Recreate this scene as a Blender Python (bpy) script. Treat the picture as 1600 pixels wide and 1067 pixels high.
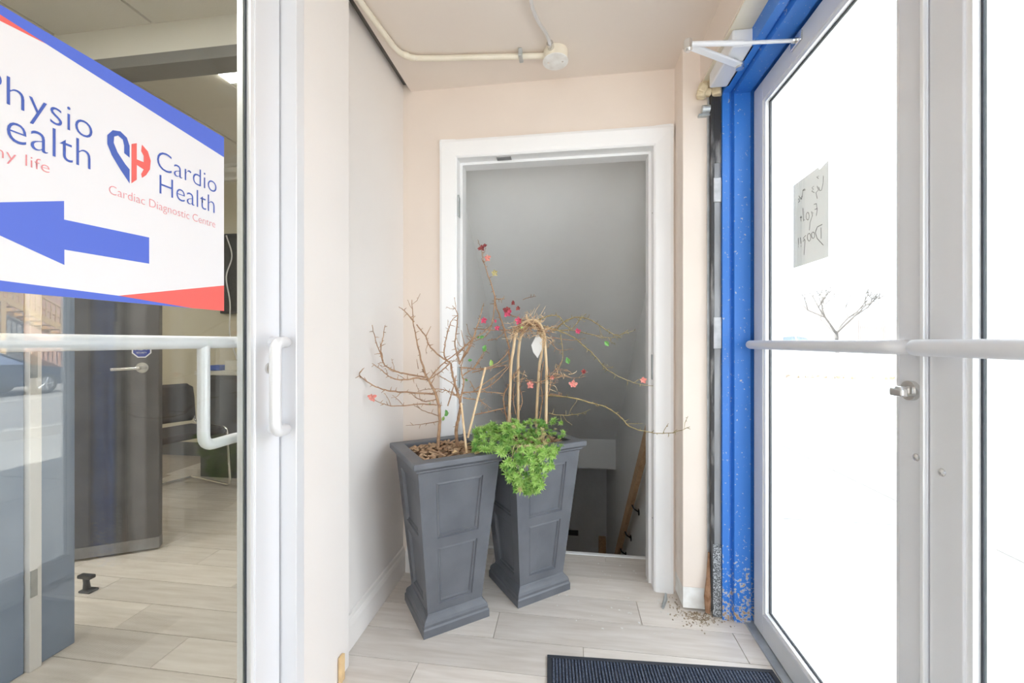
import bpy, bmesh, math, random
from mathutils import Vector, Matrix
random.seed(7)
D = bpy.data
SC = bpy.context.scene
for o in list(D.objects): D.objects.remove(o)
COL = SC.collection
# ------------------------------------------------------------------ camera
F_PX, YAW, CAMZ = 640.0, math.radians(7.83), 1.13
cam = D.cameras.new('camera'); cam.sensor_width = 36.0; cam.lens = 36.0*F_PX/1600.0
cam.clip_start = 0.02; cam.clip_end = 300
cam_o = D.objects.new('camera', cam); COL.objects.link(cam_o)
cam_o.location = (0, 0, CAMZ); cam_o.rotation_euler = (math.pi/2, 0, YAW)
SC.camera = cam_o
# ------------------------------------------------------------------ sky, sun, exposure
w = D.worlds.new('sky'); SC.world = w; w.use_nodes = True
bg = w.node_tree.nodes['Background']
bg.inputs['Color'].default_value = (0.90, 0.965, 1.05, 1); bg.inputs['Strength'].default_value = 5.0
sun = D.lights.new('sun', 'SUN'); sun.energy = 27.0; sun.angle = 0.01; sun.color = (1.0, 0.97, 0.93)
sun_o = D.objects.new('sun', sun); COL.objects.link(sun_o)
sun_o.rotation_euler = (Vector((2.5, 0.5, -3.4))).to_track_quat('-Z', 'Y').to_euler()
SC.view_settings.view_transform = 'Standard'; SC.view_settings.look = 'None'
SC.view_settings.gamma = 1.0; SC.view_settings.use_curve_mapping = False
SC.view_settings.exposure = -0.08
SC.cycles.transparent_max_bounces = 24
SC.cycles.max_bounces = 12
SC.cycles.diffuse_bounces = 8
# ------------------------------------------------------------------ picture helpers (pixel -> ray, to take real positions off the photo)
CT, ST = math.cos(YAW), math.sin(YAW)
def ray(px, py):
    xc = (px-800.0)/F_PX; zc = (533.5-py)/F_PX
    return Vector((xc*CT-ST, xc*ST+CT, zc))
def atY(px, py, Y):
    d = ray(px, py); t = Y/d.y; return Vector((d.x*t, Y, CAMZ+d.z*t))
def atX(px, py, X):
    d = ray(px, py); t = X/d.x; return Vector((X, d.y*t, CAMZ+d.z*t))
def atZ(px, py, Z):
    d = ray(px, py); t = (Z-CAMZ)/d.z; return Vector((d.x*t, d.y*t, Z))
# ------------------------------------------------------------------ materials
def nt(name):
    m = D.materials.new(name); m.use_nodes = True
    t = m.node_tree; return m, t, t.nodes, t.links, t.nodes['Principled BSDF']
def setc(b, rough, metal, spec=None):
    b.inputs['Roughness'].default_value = rough; b.inputs['Metallic'].default_value = metal
    if spec is not None: b.inputs['Specular IOR Level'].default_value = spec
def c4(c): return (c[0], c[1], c[2], 1)
def mat(name, col, rough=.6, metal=0.0, col2=None, scale=8.0, lo=.35, hi=.65, bump=0.0, bscale=60.0, stretch=None, detail=5, spec=None, rand=0.0):
    m, t, N, L, b = nt(name); setc(b, rough, metal, spec)
    b.inputs['Base Color'].default_value = c4(col)
    if col2 is not None or bump > 0 or rand:
        tc = N.new('ShaderNodeTexCoord'); mp = N.new('ShaderNodeMapping'); L.new(tc.outputs['Object'], mp.inputs[0])
        if stretch: mp.inputs['Scale'].default_value = stretch
        if rand:
            oi = N.new('ShaderNodeObjectInfo'); vm = N.new('ShaderNodeVectorMath'); vm.operation = 'MULTIPLY_ADD'
            L.new(oi.outputs['Random'], vm.inputs[0]); vm.inputs[1].default_value = (37, 11, 23); L.new(tc.outputs['Object'], vm.inputs[2]); L.new(vm.outputs[0], mp.inputs[0])
    src = None
    if col2 is not None:
        n = N.new('ShaderNodeTexNoise'); n.inputs['Scale'].default_value = scale; n.inputs['Detail'].default_value = detail; L.new(mp.outputs[0], n.inputs['Vector'])
        r = N.new('ShaderNodeValToRGB'); r.color_ramp.elements[0].position = lo; r.color_ramp.elements[1].position = hi
        r.color_ramp.elements[0].color = c4(col); r.color_ramp.elements[1].color = c4(col2)
        L.new(n.outputs['Fac'], r.inputs[0]); src = r.outputs[0]
        if rand:
            hv = N.new('ShaderNodeHueSaturation'); ma = N.new('ShaderNodeMath'); ma.operation = 'MULTIPLY_ADD'
            L.new(oi.outputs['Random'], ma.inputs[0]); ma.inputs[1].default_value = rand; ma.inputs[2].default_value = 1-rand/2
            L.new(ma.outputs[0], hv.inputs['Value']); L.new(src, hv.inputs['Color']); src = hv.outputs[0]
        L.new(src, b.inputs['Base Color'])
    if bump > 0:
        n2 = N.new('ShaderNodeTexNoise'); n2.inputs['Scale'].default_value = bscale; n2.inputs['Detail'].default_value = 4; L.new(mp.outputs[0], n2.inputs['Vector'])
        bp = N.new('ShaderNodeBump'); bp.inputs['Strength'].default_value = bump; bp.inputs['Distance'].default_value = .004
        L.new(n2.outputs['Fac'], bp.inputs['Height']); L.new(bp.outputs[0], b.inputs['Normal'])
    return m
def emit(name, col, s):
    m, t, N, L, b = nt(name); b.inputs['Emission Color'].default_value = c4(col); b.inputs['Emission Strength'].default_value = s
    b.inputs['Base Color'].default_value = (.8, .8, .8, 1); return m
def glass(name, f0=.055, tint=(.97, .985, .98)):
    m = D.materials.new(name); m.use_nodes = True; t = m.node_tree; N, L = t.nodes, t.links; N.clear()
    out = N.new('ShaderNodeOutputMaterial'); g = N.new('ShaderNodeNewGeometry'); dp = N.new('ShaderNodeVectorMath'); dp.operation = 'DOT_PRODUCT'
    L.new(g.outputs['Normal'], dp.inputs[0]); L.new(g.outputs['Incoming'], dp.inputs[1])
    ab = N.new('ShaderNodeMath'); ab.operation = 'ABSOLUTE'; L.new(dp.outputs['Value'], ab.inputs[0])
    su = N.new('ShaderNodeMath'); su.operation = 'SUBTRACT'; su.inputs[0].default_value = 1; L.new(ab.outputs[0], su.inputs[1])
    pw = N.new('ShaderNodeMath'); pw.operation = 'POWER'; L.new(su.outputs[0], pw.inputs[0]); pw.inputs[1].default_value = 5
    ma = N.new('ShaderNodeMath'); ma.operation = 'MULTIPLY_ADD'; L.new(pw.outputs[0], ma.inputs[0]); ma.inputs[1].default_value = 1-f0; ma.inputs[2].default_value = f0
    tr = N.new('ShaderNodeBsdfTransparent'); tr.inputs[0].default_value = c4(tint)
    gl = N.new('ShaderNodeBsdfGlossy'); gl.inputs['Roughness'].default_value = 0.0
    mx = N.new('ShaderNodeMixShader'); L.new(ma.outputs[0], mx.inputs[0]); L.new(tr.outputs[0], mx.inputs[1]); L.new(gl.outputs[0], mx.inputs[2])
    L.new(mx.outputs[0], out.inputs[0]); return m
M = {}
M['beige'] = mat('beige_paint', (.76, .665, .585), .55, col2=(.79, .695, .615), scale=2.5, bump=.05, bscale=40)
M['beige2'] = mat('pale_beige_paint', (.82, .785, .755), .55, col2=(.80, .76, .725), scale=2.0, bump=.05, bscale=40)
M['ceil'] = mat('ceiling_paint', (.76, .685, .615), .6, col2=(.74, .66, .59), scale=2.2, bump=.05, bscale=30)
M['white'] = mat('white_gloss_trim', (.88, .88, .88), .35)
M['plaster'] = mat('grey_plaster', (.88, .88, .87), .8, col2=(.84, .84, .83), scale=2.2, bump=.1, bscale=12)
M['plaster_w'] = mat('pale_plaster', (.89, .89, .88), .75, col2=(.86, .86, .85), scale=2.5, bump=.06, bscale=15)
M['gap_shade'] = mat('painted_gap_shade', (.16, .15, .14), .9)  # dark colour stands for the shade inside the ceiling gap
M['plank'] = mat('wood_look_tile', (.62, .56, .50), .32, col2=(.75, .70, .65), scale=5.0, lo=.3, hi=.7, stretch=(1.0, 9.0, 1.0), bump=.04, bscale=30, rand=.22)
M['grout'] = mat('grout', (.46, .41, .36), .9, col2=(.40, .35, .30), scale=30)
M['alu'] = mat('brushed_aluminium', (.72, .73, .75), .42, .15, col2=(.68, .69, .71), scale=4, stretch=(1, 1, .1))
M['alu_w'] = mat('white_aluminium', (.77, .78, .805), .32, .15)
M['bead'] = mat('bright_glazing_bead', (.84, .85, .86), .3, .3)
M['gasket'] = mat('black_gasket', (.03, .035, .045), .6)
M['steel'] = mat('satin_steel', (.74, .73, .71), .25, .9)
M['chrome'] = mat('chrome', (.85, .85, .86), .08, 1.0)
M['silver'] = mat('silver_flex', (.78, .79, .80), .3, .8)
M['cream'] = mat('cream_paint', (.80, .74, .62), .45, col2=(.74, .68, .55), scale=12)
M['galv'] = mat('galvanised_steel', (.56, .59, .60), .4, .7, col2=(.44, .47, .48), scale=25)
M['glass'] = glass('clear_glass')
def blue_paint():
    m, t, N, L, b = nt('chipped_blue_paint'); setc(b, .42, 0)
    tc = N.new('ShaderNodeTexCoord')
    n = N.new('ShaderNodeTexNoise'); n.inputs['Scale'].default_value = 95; n.inputs['Detail'].default_value = 6; L.new(tc.outputs['Object'], n.inputs['Vector'])
    sx = N.new('ShaderNodeSeparateXYZ'); L.new(tc.outputs['Object'], sx.inputs[0])
    mr = N.new('ShaderNodeMapRange'); mr.inputs['From Min'].default_value = 0; mr.inputs['From Max'].default_value = .33; mr.inputs['To Min'].default_value = .20; mr.inputs['To Max'].default_value = 0.0
    L.new(sx.outputs['Z'], mr.inputs['Value'])
    ad = N.new('ShaderNodeMath'); L.new(n.outputs['Fac'], ad.inputs[0]); L.new(mr.outputs[0], ad.inputs[1])
    r = N.new('ShaderNodeValToRGB'); e = r.color_ramp.elements; e[0].position = .66; e[0].color = (.035, .19, .62, 1); e[1].position = .70; e[1].color = (.46, .52, .62, 1)
    x = e.new(.82); x.color = (.42, .28, .17, 1)
    L.new(ad.outputs[0], r.inputs[0]); L.new(r.outputs[0], b.inputs['Base Color']); return m
M['blue'] = blue_paint()
M['blacksteel'] = mat('grimy_black_steel', (.035, .033, .033), .5, .2, col2=(.30, .29, .28), scale=28, lo=.5, hi=.72, stretch=(1, 1, .25), bump=.3)
M['greysteel'] = mat('scuffed_grey_steel', (.34, .34, .35), .45, .4, col2=(.24, .24, .245), scale=14, stretch=(1, 1, .3))
M['plate'] = mat('welded_plate_steel', (.50, .50, .51), .45, .4, col2=(.36, .36, .37), scale=30, bump=.2)
M['speckle'] = mat('speckled_worn_steel', (.10, .105, .11), .6, .2, col2=(.55, .57, .59), scale=230, lo=.46, hi=.62, bump=.3)
M['rust'] = mat('rusty_metal', (.24, .12, .06), .8, .2, col2=(.38, .22, .13), scale=40, bump=.4)
M['primer'] = mat('bare_white_primer', (.84, .84, .82), .8, col2=(.72, .70, .66), scale=22, bump=.2)
M['dirt'] = mat('dirt_crumbs', (.26, .19, .12), .95, col2=(.5, .42, .33), scale=60)
M['planter'] = mat('black_resin', (.105, .112, .128), .40, col2=(.135, .142, .160), scale=9, bump=.06, bscale=90, spec=.6)
M['soil'] = mat('potting_soil', (.10, .055, .03), .95, col2=(.25, .15, .09), scale=60, bump=.8, bscale=120)
M['chip'] = mat('bark_chip', (.30, .18, .10), .9, col2=(.55, .38, .24), scale=20)
M['bark'] = mat('brown_twig', (.30, .17, .10), .8, col2=(.46, .29, .17), scale=60, bump=.3, bscale=200)
M['bark_o'] = mat('olive_twig', (.24, .19, .09), .8, col2=(.42, .33, .16), scale=60)
M['bamboo'] = mat('dry_bamboo', (.66, .46, .26), .6, col2=(.80, .62, .40), scale=20, stretch=(4, 4, .6))
M['pink'] = mat('magenta_bract', (.62, .05, .15), .7, col2=(.72, .16, .24), scale=60)
M['coral'] = mat('coral_bract', (.78, .26, .22), .7, col2=(.80, .42, .36), scale=60)
M['darkred'] = mat('dried_dark_bract', (.26, .03, .05), .8, col2=(.42, .12, .10), scale=60)
M['leaf'] = mat('green_leaf', (.10, .30, .07), .5, col2=(.20, .42, .12), scale=40)
M['leaf2'] = mat('light_green_leaf', (.32, .50, .12), .5, col2=(.42, .58, .2), scale=40)
M['sprigA'] = mat('fresh_sprig_green', (.24, .46, .07), .55, col2=(.52, .70, .24), scale=50)
M['sprigB'] = mat('deep_sprig_green', (.11, .29, .05), .55, col2=(.26, .47, .11), scale=50)
M['sprigC'] = mat('straw_sprig', (.50, .45, .20), .7, col2=(.62, .54, .30), scale=50)
M['tag'] = mat('white_plastic_tag', (.86, .86, .84), .5)
M['mat'] = mat('navy_carpet_pile', (.035, .048, .085), .95, col2=(.12, .145, .20), scale=260, lo=.4, hi=.62, bump=.6, bscale=300)
M['rubber'] = mat('black_rubber', (.030, .034, .045), .7)
M['wood'] = mat('pine_handrail', (.50, .30, .16), .5, col2=(.60, .40, .23), scale=8, stretch=(6, 1, 6))
M['rawwood'] = mat('raw_wood_end', (.78, .56, .30), .8, col2=(.66, .46, .25), scale=30)
M['black'] = mat('black_bracket', (.02, .02, .022), .5)
M['foam'] = mat('yellowed_foam', (.80, .70, .50), .9, col2=(.62, .50, .32), scale=30, bump=.6)
M['stain'] = mat('tan_patch', (.58, .50, .36), .85, col2=(.50, .43, .31), scale=20)
M['paper_w'] = mat('poster_white', (.80, .80, .82), .5)
M['p_blue'] = mat('print_blue', (.09, .16, .66), .5)
M['p_navy'] = mat('print_navy', (.06, .12, .46), .5)
M['p_red'] = mat('print_red', (.82, .14, .12), .5)
M['p_pink'] = mat('print_pink', (.78, .28, .30), .5)
M['note'] = mat('note_paper', (.62, .62, .61), .8, col2=(.56, .56, .54), scale=6)
def paper(name, col, tr):
    m = D.materials.new(name); m.use_nodes = True; t = m.node_tree; N, L = t.nodes, t.links; N.clear()
    out = N.new('ShaderNodeOutputMaterial'); d = N.new('ShaderNodeBsdfDiffuse'); d.inputs[0].default_value = c4(col)
    r_ = N.new('ShaderNodeBsdfTranslucent'); r_.inputs[0].default_value = c4(tr); a_ = N.new('ShaderNodeAddShader')
    L.new(d.outputs[0], a_.inputs[0]); L.new(r_.outputs[0], a_.inputs[1]); L.new(a_.outputs[0], out.inputs[0]); return m
M['note'] = paper('note_paper_sheet', (.55, .55, .54), (.27, .27, .267))
M['ink'] = mat('pen_ink', (.03, .03, .035), .7)
M['clinic'] = mat('cream_clinic_paint', (.66, .62, .50), .6, col2=(.62, .58, .47), scale=2)
M['clinic_ceil'] = mat('ceiling_tile', (.62, .60, .54), .9, bump=.2, bscale=150)
M['tbar'] = mat('tbar_white', (.72, .71, .66), .6)
M['darkdoor'] = mat('charcoal_door_paint', (.085, .085, .09), .35, col2=(.12, .12, .125), scale=6)
M['bluegrey'] = mat('blue_grey_paint', (.27, .34, .46), .45, col2=(.31, .38, .5), scale=5)
M['charcoal'] = mat('charcoal_fabric', (.055, .05, .05), .85, bump=.2, bscale=300)
M['counter'] = mat('dark_counter_laminate', (.09, .09, .095), .4, col2=(.13, .13, .135), scale=3)
M['lighttop'] = mat('pale_counter_top', (.66, .64, .58), .35)
M['screen'] = mat('dark_screen', (.02, .021, .022), .15)
M['beam'] = mat('dark_trim_band', (.16, .16, .155), .6)
M['lamp'] = emit('lamp_diffuser', (1.0, .97, .90), 22.0)
M['adt'] = mat('sticker_blue', (.02, .05, .32), .4)
M['concrete'] = mat('pale_concrete', (.52, .51, .49), .9, col2=(.46, .45, .43), scale=3, bump=.1, bscale=60, rand=.08)
M['asphalt'] = mat('sunbleached_asphalt', (.40, .39, .38), .95, col2=(.34, .335, .33), scale=4)
M['carpaint'] = mat('dark_blue_car_paint', (.03, .045, .08), .18, .3)
M['carpaint2'] = mat('white_car_paint', (.80, .81, .82), .2)
M['carglass'] = mat('tinted_car_glass', (.16, .21, .34), .1, .0)
M['tyre'] = mat('tyre', (.03, .03, .03), .8)
M['yellowwood'] = mat('yellow_pine', (.72, .48, .22), .7, col2=(.64, .41, .18), scale=6)
M['brick'] = mat('peach_stucco', (.70, .44, .34), .85, col2=(.64, .40, .31), scale=3)
M['treebark'] = mat('pale_tree_bark', (.11, .105, .10), .9)
M['fence'] = mat('weathered_fence', (.36, .35, .34), .9)
M['roof'] = mat('roof_grey', (.3, .3, .3), .9)
M['blackplastic'] = mat('black_plastic', (.02, .02, .02), .45)
# ------------------------------------------------------------------ mesh builder
class MB:
    def __init__(s): s.v = []; s.f = []
    def add(s, vs, fs):
        b = len(s.v); s.v += [tuple(p) for p in vs]; s.f += [tuple(i+b for i in f) for f in fs]; return s
    def box(s, x0, x1, y0, y1, z0, z1, mtx=None):
        vs = [Vector(p) for p in ((x0,y0,z0),(x1,y0,z0),(x1,y1,z0),(x0,y1,z0),(x0,y0,z1),(x1,y0,z1),(x1,y1,z1),(x0,y1,z1))]
        if mtx: vs = [mtx @ p for p in vs]
        return s.add(vs, [(0,3,2,1),(4,5,6,7),(0,1,5,4),(1,2,6,5),(2,3,7,6),(3,0,4,7)])
    def tube(s, pts, r, n=8, caps=True):
        pts = [Vector(p) for p in pts]; k = len(pts); rs = r if isinstance(r, (list, tuple)) else [r]*k
        up = None; rings = []
        for i in range(k):
            t = (pts[min(i+1,k-1)]-pts[max(i-1,0)]).normalized()
            if up is None:
                up = Vector((0,0,1)) if abs(t.z) < .9 else Vector((1,0,0))
            a = t.cross(up)
            if a.length < 1e-5: a = t.orthogonal()
            a.normalize(); b = a.cross(t).normalized(); up = b
            rings.append([pts[i]+(a*math.cos(2*math.pi*j/n)+b*math.sin(2*math.pi*j/n))*rs[i] for j in range(n)])
        vs = [p for rg in rings for p in rg]; fs = []
        for i in range(k-1):
            for j in range(n):
                fs.append((i*n+j, i*n+(j+1)%n, (i+1)*n+(j+1)%n, (i+1)*n+j))
        if caps: fs += [tuple(range(n-1,-1,-1)), tuple((k-1)*n+j for j in range(n))]
        return s.add(vs, fs)
    def cyl(s, p0, p1, r, n=16, r1=None): return s.tube([p0, p1], [r, r if r1 is None else r1], n)
    def prism(s, poly, axis, a0, a1):
        # poly of 2d points; axis 'x': (y,z) 'y': (x,z) 'z': (x,y)
        def P(p, a):
            return {'x': (a,p[0],p[1]), 'y': (p[0],a,p[1]), 'z': (p[0],p[1],a)}[axis]
        n = len(poly); vs = [P(p,a0) for p in poly]+[P(p,a1) for p in poly]
        fs = [tuple(range(n-1,-1,-1)), tuple(range(n,2*n))]+[(i,(i+1)%n,n+(i+1)%n,n+i) for i in range(n)]
        return s.add(vs, fs)
    def build(s, name, m, parent=None, bevel=0, smooth=False, seg=2):
        me = D.meshes.new(name); me.from_pydata(s.v, [], s.f)
        bm = bmesh.new(); bm.from_mesh(me); bmesh.ops.recalc_face_normals(bm, faces=bm.faces); bm.to_mesh(me); bm.free()
        me.materials.append(M[m] if isinstance(m, str) else m)
        if smooth:
            me.polygons.foreach_set('use_smooth', [True]*len(me.polygons))
            me.set_sharp_from_angle(angle=math.radians(42))
        return link(name, me, parent, bevel, seg)
def link(name, me, parent=None, bevel=0, seg=2):
    o = D.objects.new(name, me); COL.objects.link(o)
    if parent is not None:
        o.parent = parent; o.matrix_parent_inverse = parent_inv(parent)
    if bevel:
        b = o.modifiers.new('bevel', 'BEVEL'); b.width = bevel; b.segments = seg; b.limit_method = 'ANGLE'; b.angle_limit = math.radians(40)
    return o
def parent_inv(p):
    mtx = Matrix.Identity(4); q = p
    chain = []
    while q is not None: chain.append(q); q = q.parent
    for q in reversed(chain): mtx = mtx @ (q.matrix_parent_inverse if q.parent else Matrix.Identity(4)) @ Matrix.LocRotScale(q.location, q.rotation_euler, q.scale)
    return mtx.inverted()
def tag(o, label, cat=None, group=None, kind=None):
    o['label'] = label
    if cat: o['category'] = cat
    if group: o['group'] = group
    if kind: o['kind'] = kind
    return o
def thing(name, loc, label, cat, group=None, kind=None):
    o = D.objects.new(name, None); COL.objects.link(o); o.location = loc; o.empty_display_size = .1
    return tag(o, label, cat, group, kind)
def struct(o, label=None):
    o['kind'] = 'structure'
    if label: o['label'] = label
    return o
def boxo(name, m, x0, x1, y0, y1, z0, z1, parent=None, bevel=0): return MB().box(x0,x1,y0,y1,z0,z1).build(name, m, parent, bevel)
def catmull(pts, sub=5):
    pts = [Vector(p) for p in pts]
    if len(pts) < 3: return pts
    q = [pts[0]*2-pts[1]]+pts+[pts[-1]*2-pts[-2]]; out = []
    for i in range(1, len(q)-2):
        for k in range(sub):
            t = k/sub; a, b, c, d = q[i-1], q[i], q[i+1], q[i+2]
            out.append(.5*((2*b)+(c-a)*t+(2*a-5*b+4*c-d)*t*t+(3*b-a-3*c+d)*t**3))
    out.append(pts[-1]); return out
def fillet(pts, r, n=6):
    pts = [Vector(p) for p in pts]; out = [pts[0]]
    for i in range(1, len(pts)-1):
        a, b, c = pts[i-1], pts[i], pts[i+1]; u = (a-b).normalized(); v = (c-b).normalized()
        p0, p1 = b+u*r, b+v*r
        for k in range(n+1):
            t = k/n; out.append(p0*(1-t)**2+b*2*t*(1-t)+p1*t*t)
    out.append(pts[-1]); return out

# ================================================================== SETTING
XL, XP, XG = -.807, -.755, -.82          # recess wall, pier face, left door glass
YB = 1.93                                 # back wall
floor = struct(boxo('floor', 'grout', -5.0, .78, -1.35, 2.2, -.12, -.005), 'pale wood-look plank tile floor')
struct(boxo('floor_clinic_slab', 'grout', -5.0, -.81, 2.2, 3.6, -.12, -.005), 'pale plank floor at the back of the clinic')
PW, PL = .152, .914
r = 0; y = 1.84-9*PW
rows = []
while y < 3.55:
    rows.append(y); y += PW
shared = {}
for k, y0 in enumerate(rows):
    off = (k*0.37+.11) % 1.0*PL
    xs = -3.3-off
    while xs < .76:
        a, b = max(xs, -3.4), min(xs+PL, .765)
        y1 = min(y0+PW, 2.2) if a > -.9 else y0+PW
        if b-a > .03 and (y0 < 2.19 or b < -.75):
            if y0 > 2.19: b = min(b, -.93)
            bb = MB().box(a+.0012, b-.0012, y0+.0012, (y1 if b > -.8 else y0+PW)-.0012, -.006, 0)
            bb.build('floor_plank', 'plank', floor)
        xs += PL
# white nosing at the top of the stair
struct(boxo('trim_1', 'white', -.55, .40, 2.2, 2.225, -.10, .004, bevel=.003), 'white nosing strip at the top of the stair')
# --- left recess wall, pier and the wall round the glass door
struct(boxo('wall_left', 'beige2', -.93, XL, 1.20, 2.05, 0, 2.6), 'pale beige side wall beside the planters')
struct(boxo('wall_pier', 'beige2', -.90, XP, 1.085, 1.335, 0, 2.6, bevel=.004), 'pale beige wall pier beside the left glass door')
struct(boxo('wall_door_head', 'beige2', -.90, XP, .05, 1.085, 2.17, 2.6), 'pale beige wall over the left glass door')
struct(boxo('wall_left_near', 'beige2', -.93, XP, -1.35, .06, 0, 2.6), 'pale beige wall before the left glass door')
# back wall with doorway
OX0, OX1, OZ = -.535, .385, 2.02
wb = MB().box(-.93, OX0-.03, YB, 2.05, 0, 2.6).box(OX1+.03, .80, YB, 2.05, 0, 2.6).box(OX0-.03, OX1+.03, YB, 2.05, OZ+.03, 2.6)
struct(wb.build('wall_back', 'beige'), 'beige back wall round the stair doorway')
# right post and over-door wall
struct(boxo('wall_right_post', 'beige', .475, .80, 1.80, 1.935, .10, 2.6, bevel=.004), 'beige wall end beside the blue door frame')
struct(boxo('wall_right_post_foot', 'primer', .478, .80, 1.804, 1.935, .012, .10), 'bare white foot of the wall end beside the blue frame')
struct(boxo('wall_right_head', 'beige', .545, .80, -1.35, 1.80, 2.205, 2.6), 'beige wall over the street doors')
struct(boxo('wall_right_soffit', 'cream', .548, .63, -1.35, 1.80, 2.197, 2.205), 'cream underside over the street doors')
struct(boxo('wall_right_near', 'beige', .60, .80, -1.35, .08, 0, 2.6), 'beige wall before the street doors')
struct(MB().box(-.93,-.72,-1.45,-1.35,0,2.6).box(.56,.80,-1.45,-1.35,0,2.6).box(-.72,.56,-1.45,-1.35,2.33,2.6).box(-.72,.56,-1.45,-1.35,0,.12).build('wall_near', 'beige2'), 'beige wall round the added window behind the camera')
wn_ = thing('window_added', (-.08, -1.4, 0), 'added aluminium framed window for light, unseen behind the camera', 'window', kind='structure')  # unseen window, added to let daylight onto the planters and stairwell
MB().box(-.72,-.67,-1.43,-1.37,.12,2.33).box(.51,.56,-1.43,-1.37,.12,2.33).box(-.67,.51,-1.43,-1.37,.12,.17).box(-.67,.51,-1.43,-1.37,2.28,2.33).build('window_frame', 'alu', wn_)
boxo('glass_pane', 'glass', -.67, .51, -1.403, -1.397, .17, 2.28, wn_)
# ceiling of the vestibule (stops short of the left wall: the dark gap)
struct(boxo('ceiling', 'ceil', -.768, .56, -1.35, YB+.01, 2.36, 2.385), 'beige vestibule ceiling')
struct(boxo('ceiling_cavity', 'gap_shade', -.93, .80, -1.35, 2.05, 2.56, 2.6), 'slab over the ceiling gap, coloured dark for cavity shade')
struct(boxo('trim_gap_shade', 'gap_shade', -.806, -.769, -1.35, YB, 2.395, 2.42), 'dark strip painted as the shade in the ceiling gap')  # solid strip filling the gap, its shade put into the colour
# baseboard
bp = [(XL,0),(XL+.017,0),(XL+.017,.085),(XL+.013,.097),(XL+.008,.103),(XL+.006,.118),(XL,.122)]
struct(MB().prism(bp, 'y', 1.337, YB).build('baseboard_left', 'beige2', bevel=.001), 'moulded pale baseboard along the side wall')
bb2 = [(YB,0),(YB-.017,0),(YB-.017,.085),(YB-.012,.1),(YB-.006,.118),(YB,.122)]
struct(MB().prism([(p[0],p[1]) for p in bb2], 'x', XL+.017, -.622).build('baseboard_back', 'beige2', bevel=.001), 'short baseboard in the corner')
tag(boxo('wood_offcut', 'rawwood', -.752, -.742, 1.26, 1.285, 0, .085, bevel=.001), 'raw yellow wood sliver standing at the pier foot', 'wood piece')
# --- doorway casing and jambs
dr = thing('door_1', (-.07, YB, 0), 'white doorway casing and frame of the stair', 'door frame', kind='structure')
CW = .082
def casing_profile(): return [(0,0),(CW,0),(CW,.013),(CW-.012,.017),(.02,.013),(.006,.011),(0,.006)]
def casing_v(x_in, sgn):
    m = MB(); m.prism([(x_in+sgn*a, YB-b) for a, b in casing_profile()], 'z', .0, OZ+CW+.003)
    return m
casing_v(OX0, -1).build('casing', 'white', dr); casing_v(OX1, 1).build('casing', 'white', dr)
MB().prism([(YB-b-.0006, OZ+a) for a, b in casing_profile()], 'x', OX0-CW+.0, OX1+CW).build('head_casing', 'white', dr)
boxo('jamb', 'white', OX0-.03, OX0+.002, YB-.004, 2.055, 0, OZ+.02, dr, .002); boxo('jamb', 'white', OX1-.002, OX1+.03, YB-.004, 2.055, 0, OZ+.02, dr, .002)
boxo('head_jamb', 'white', OX0-.03, OX1+.03, YB-.0045, 2.055, OZ-.002, OZ+.03, dr, .002)
boxo('door_stop', 'white', OX0, OX0+.014, 1.985, 2.055, 0, OZ, dr, .001); boxo('door_stop', 'white', OX1-.014, OX1, 1.985, 2.055, 0, OZ, dr, .001)
boxo('door_stop', 'white', OX0+.014, OX1-.014, 1.985, 2.055, OZ-.014, OZ, dr, .001)
def hinge_plate(x, z, s):
    m = MB().box(min(x, x+s*.003), max(x, x+s*.003), 1.937, 1.975, z-.05, z+.05); 
    m.cyl((x+s*.004, 1.934, z-.05), (x+s*.004, 1.934, z+.05), .005, 8); return m
for z in (1.79, .955, .22): hinge_plate(OX0+.002, z, 1).build('hinge', 'galv', dr)
boxo('strike_plate', 'galv', OX1-.0045, OX1-.0018, 1.943, 1.975, .955, 1.07, dr, .001)
p = atZ(788, 249, OZ-.004)
boxo('catch_plate', 'greysteel', p.x-.035, p.x+.035, 1.945, 1.978, OZ-.006, OZ-.0015, dr, .001)
for z in (1.72, 1.0, .32): MB().cyl((OX1-.0025, 1.952, z), (OX1-.0005, 1.952, z), .0035, 8).build('screw_hole', 'black', dr)
# --- stairwell
SXL, SXR = -.636, .56
struct(boxo('wall_stair_left', 'plaster_w', SXL-.1, SXL, 2.05, 6.4, -2.9, 2.6), 'pale left wall of the stairwell')
struct(boxo('wall_stair_right', 'plaster_w', SXR, .80, 2.05, 6.4, -2.9, 2.6), 'pale right wall of the stairwell')
def slope_z(y): return 1.647-.806*(y-2.908)
sc = MB().prism([(2.05, 2.34),(2.09, slope_z(2.09)),(5.0, slope_z(5.0)),(5.0,-.395),(6.2,-.395),(6.2,2.6),(2.05,2.6)], 'x', SXL, SXR)
struct(sc.build('ceiling_stair', 'plaster'), 'sloping grey plaster ceiling over the stair')
struct(boxo('wall_stair_far', 'plaster', SXL, SXR, 6.2, 6.4, -2.9, -.39), 'grey wall at the foot of the stair')
struct(boxo('floor_lower', 'plank', SXL, SXR, 5.2, 6.2, -2.9, -2.7), 'landing floor at the foot of the stair')
stair = thing('stair', (0, 2.2, 0), 'wooden flight of steps going down behind the doorway', 'stairs', kind='structure')
for i in range(14):
    y0 = 2.225+i*.222; z = -.193*(i+1)
    MB().box(SXL, SXR, y0-.02, y0+.222, z-.04, z).box(SXL, SXR, y0-.004, y0+.012, z, z+.155).build('step', 'plank', stair)
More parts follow.
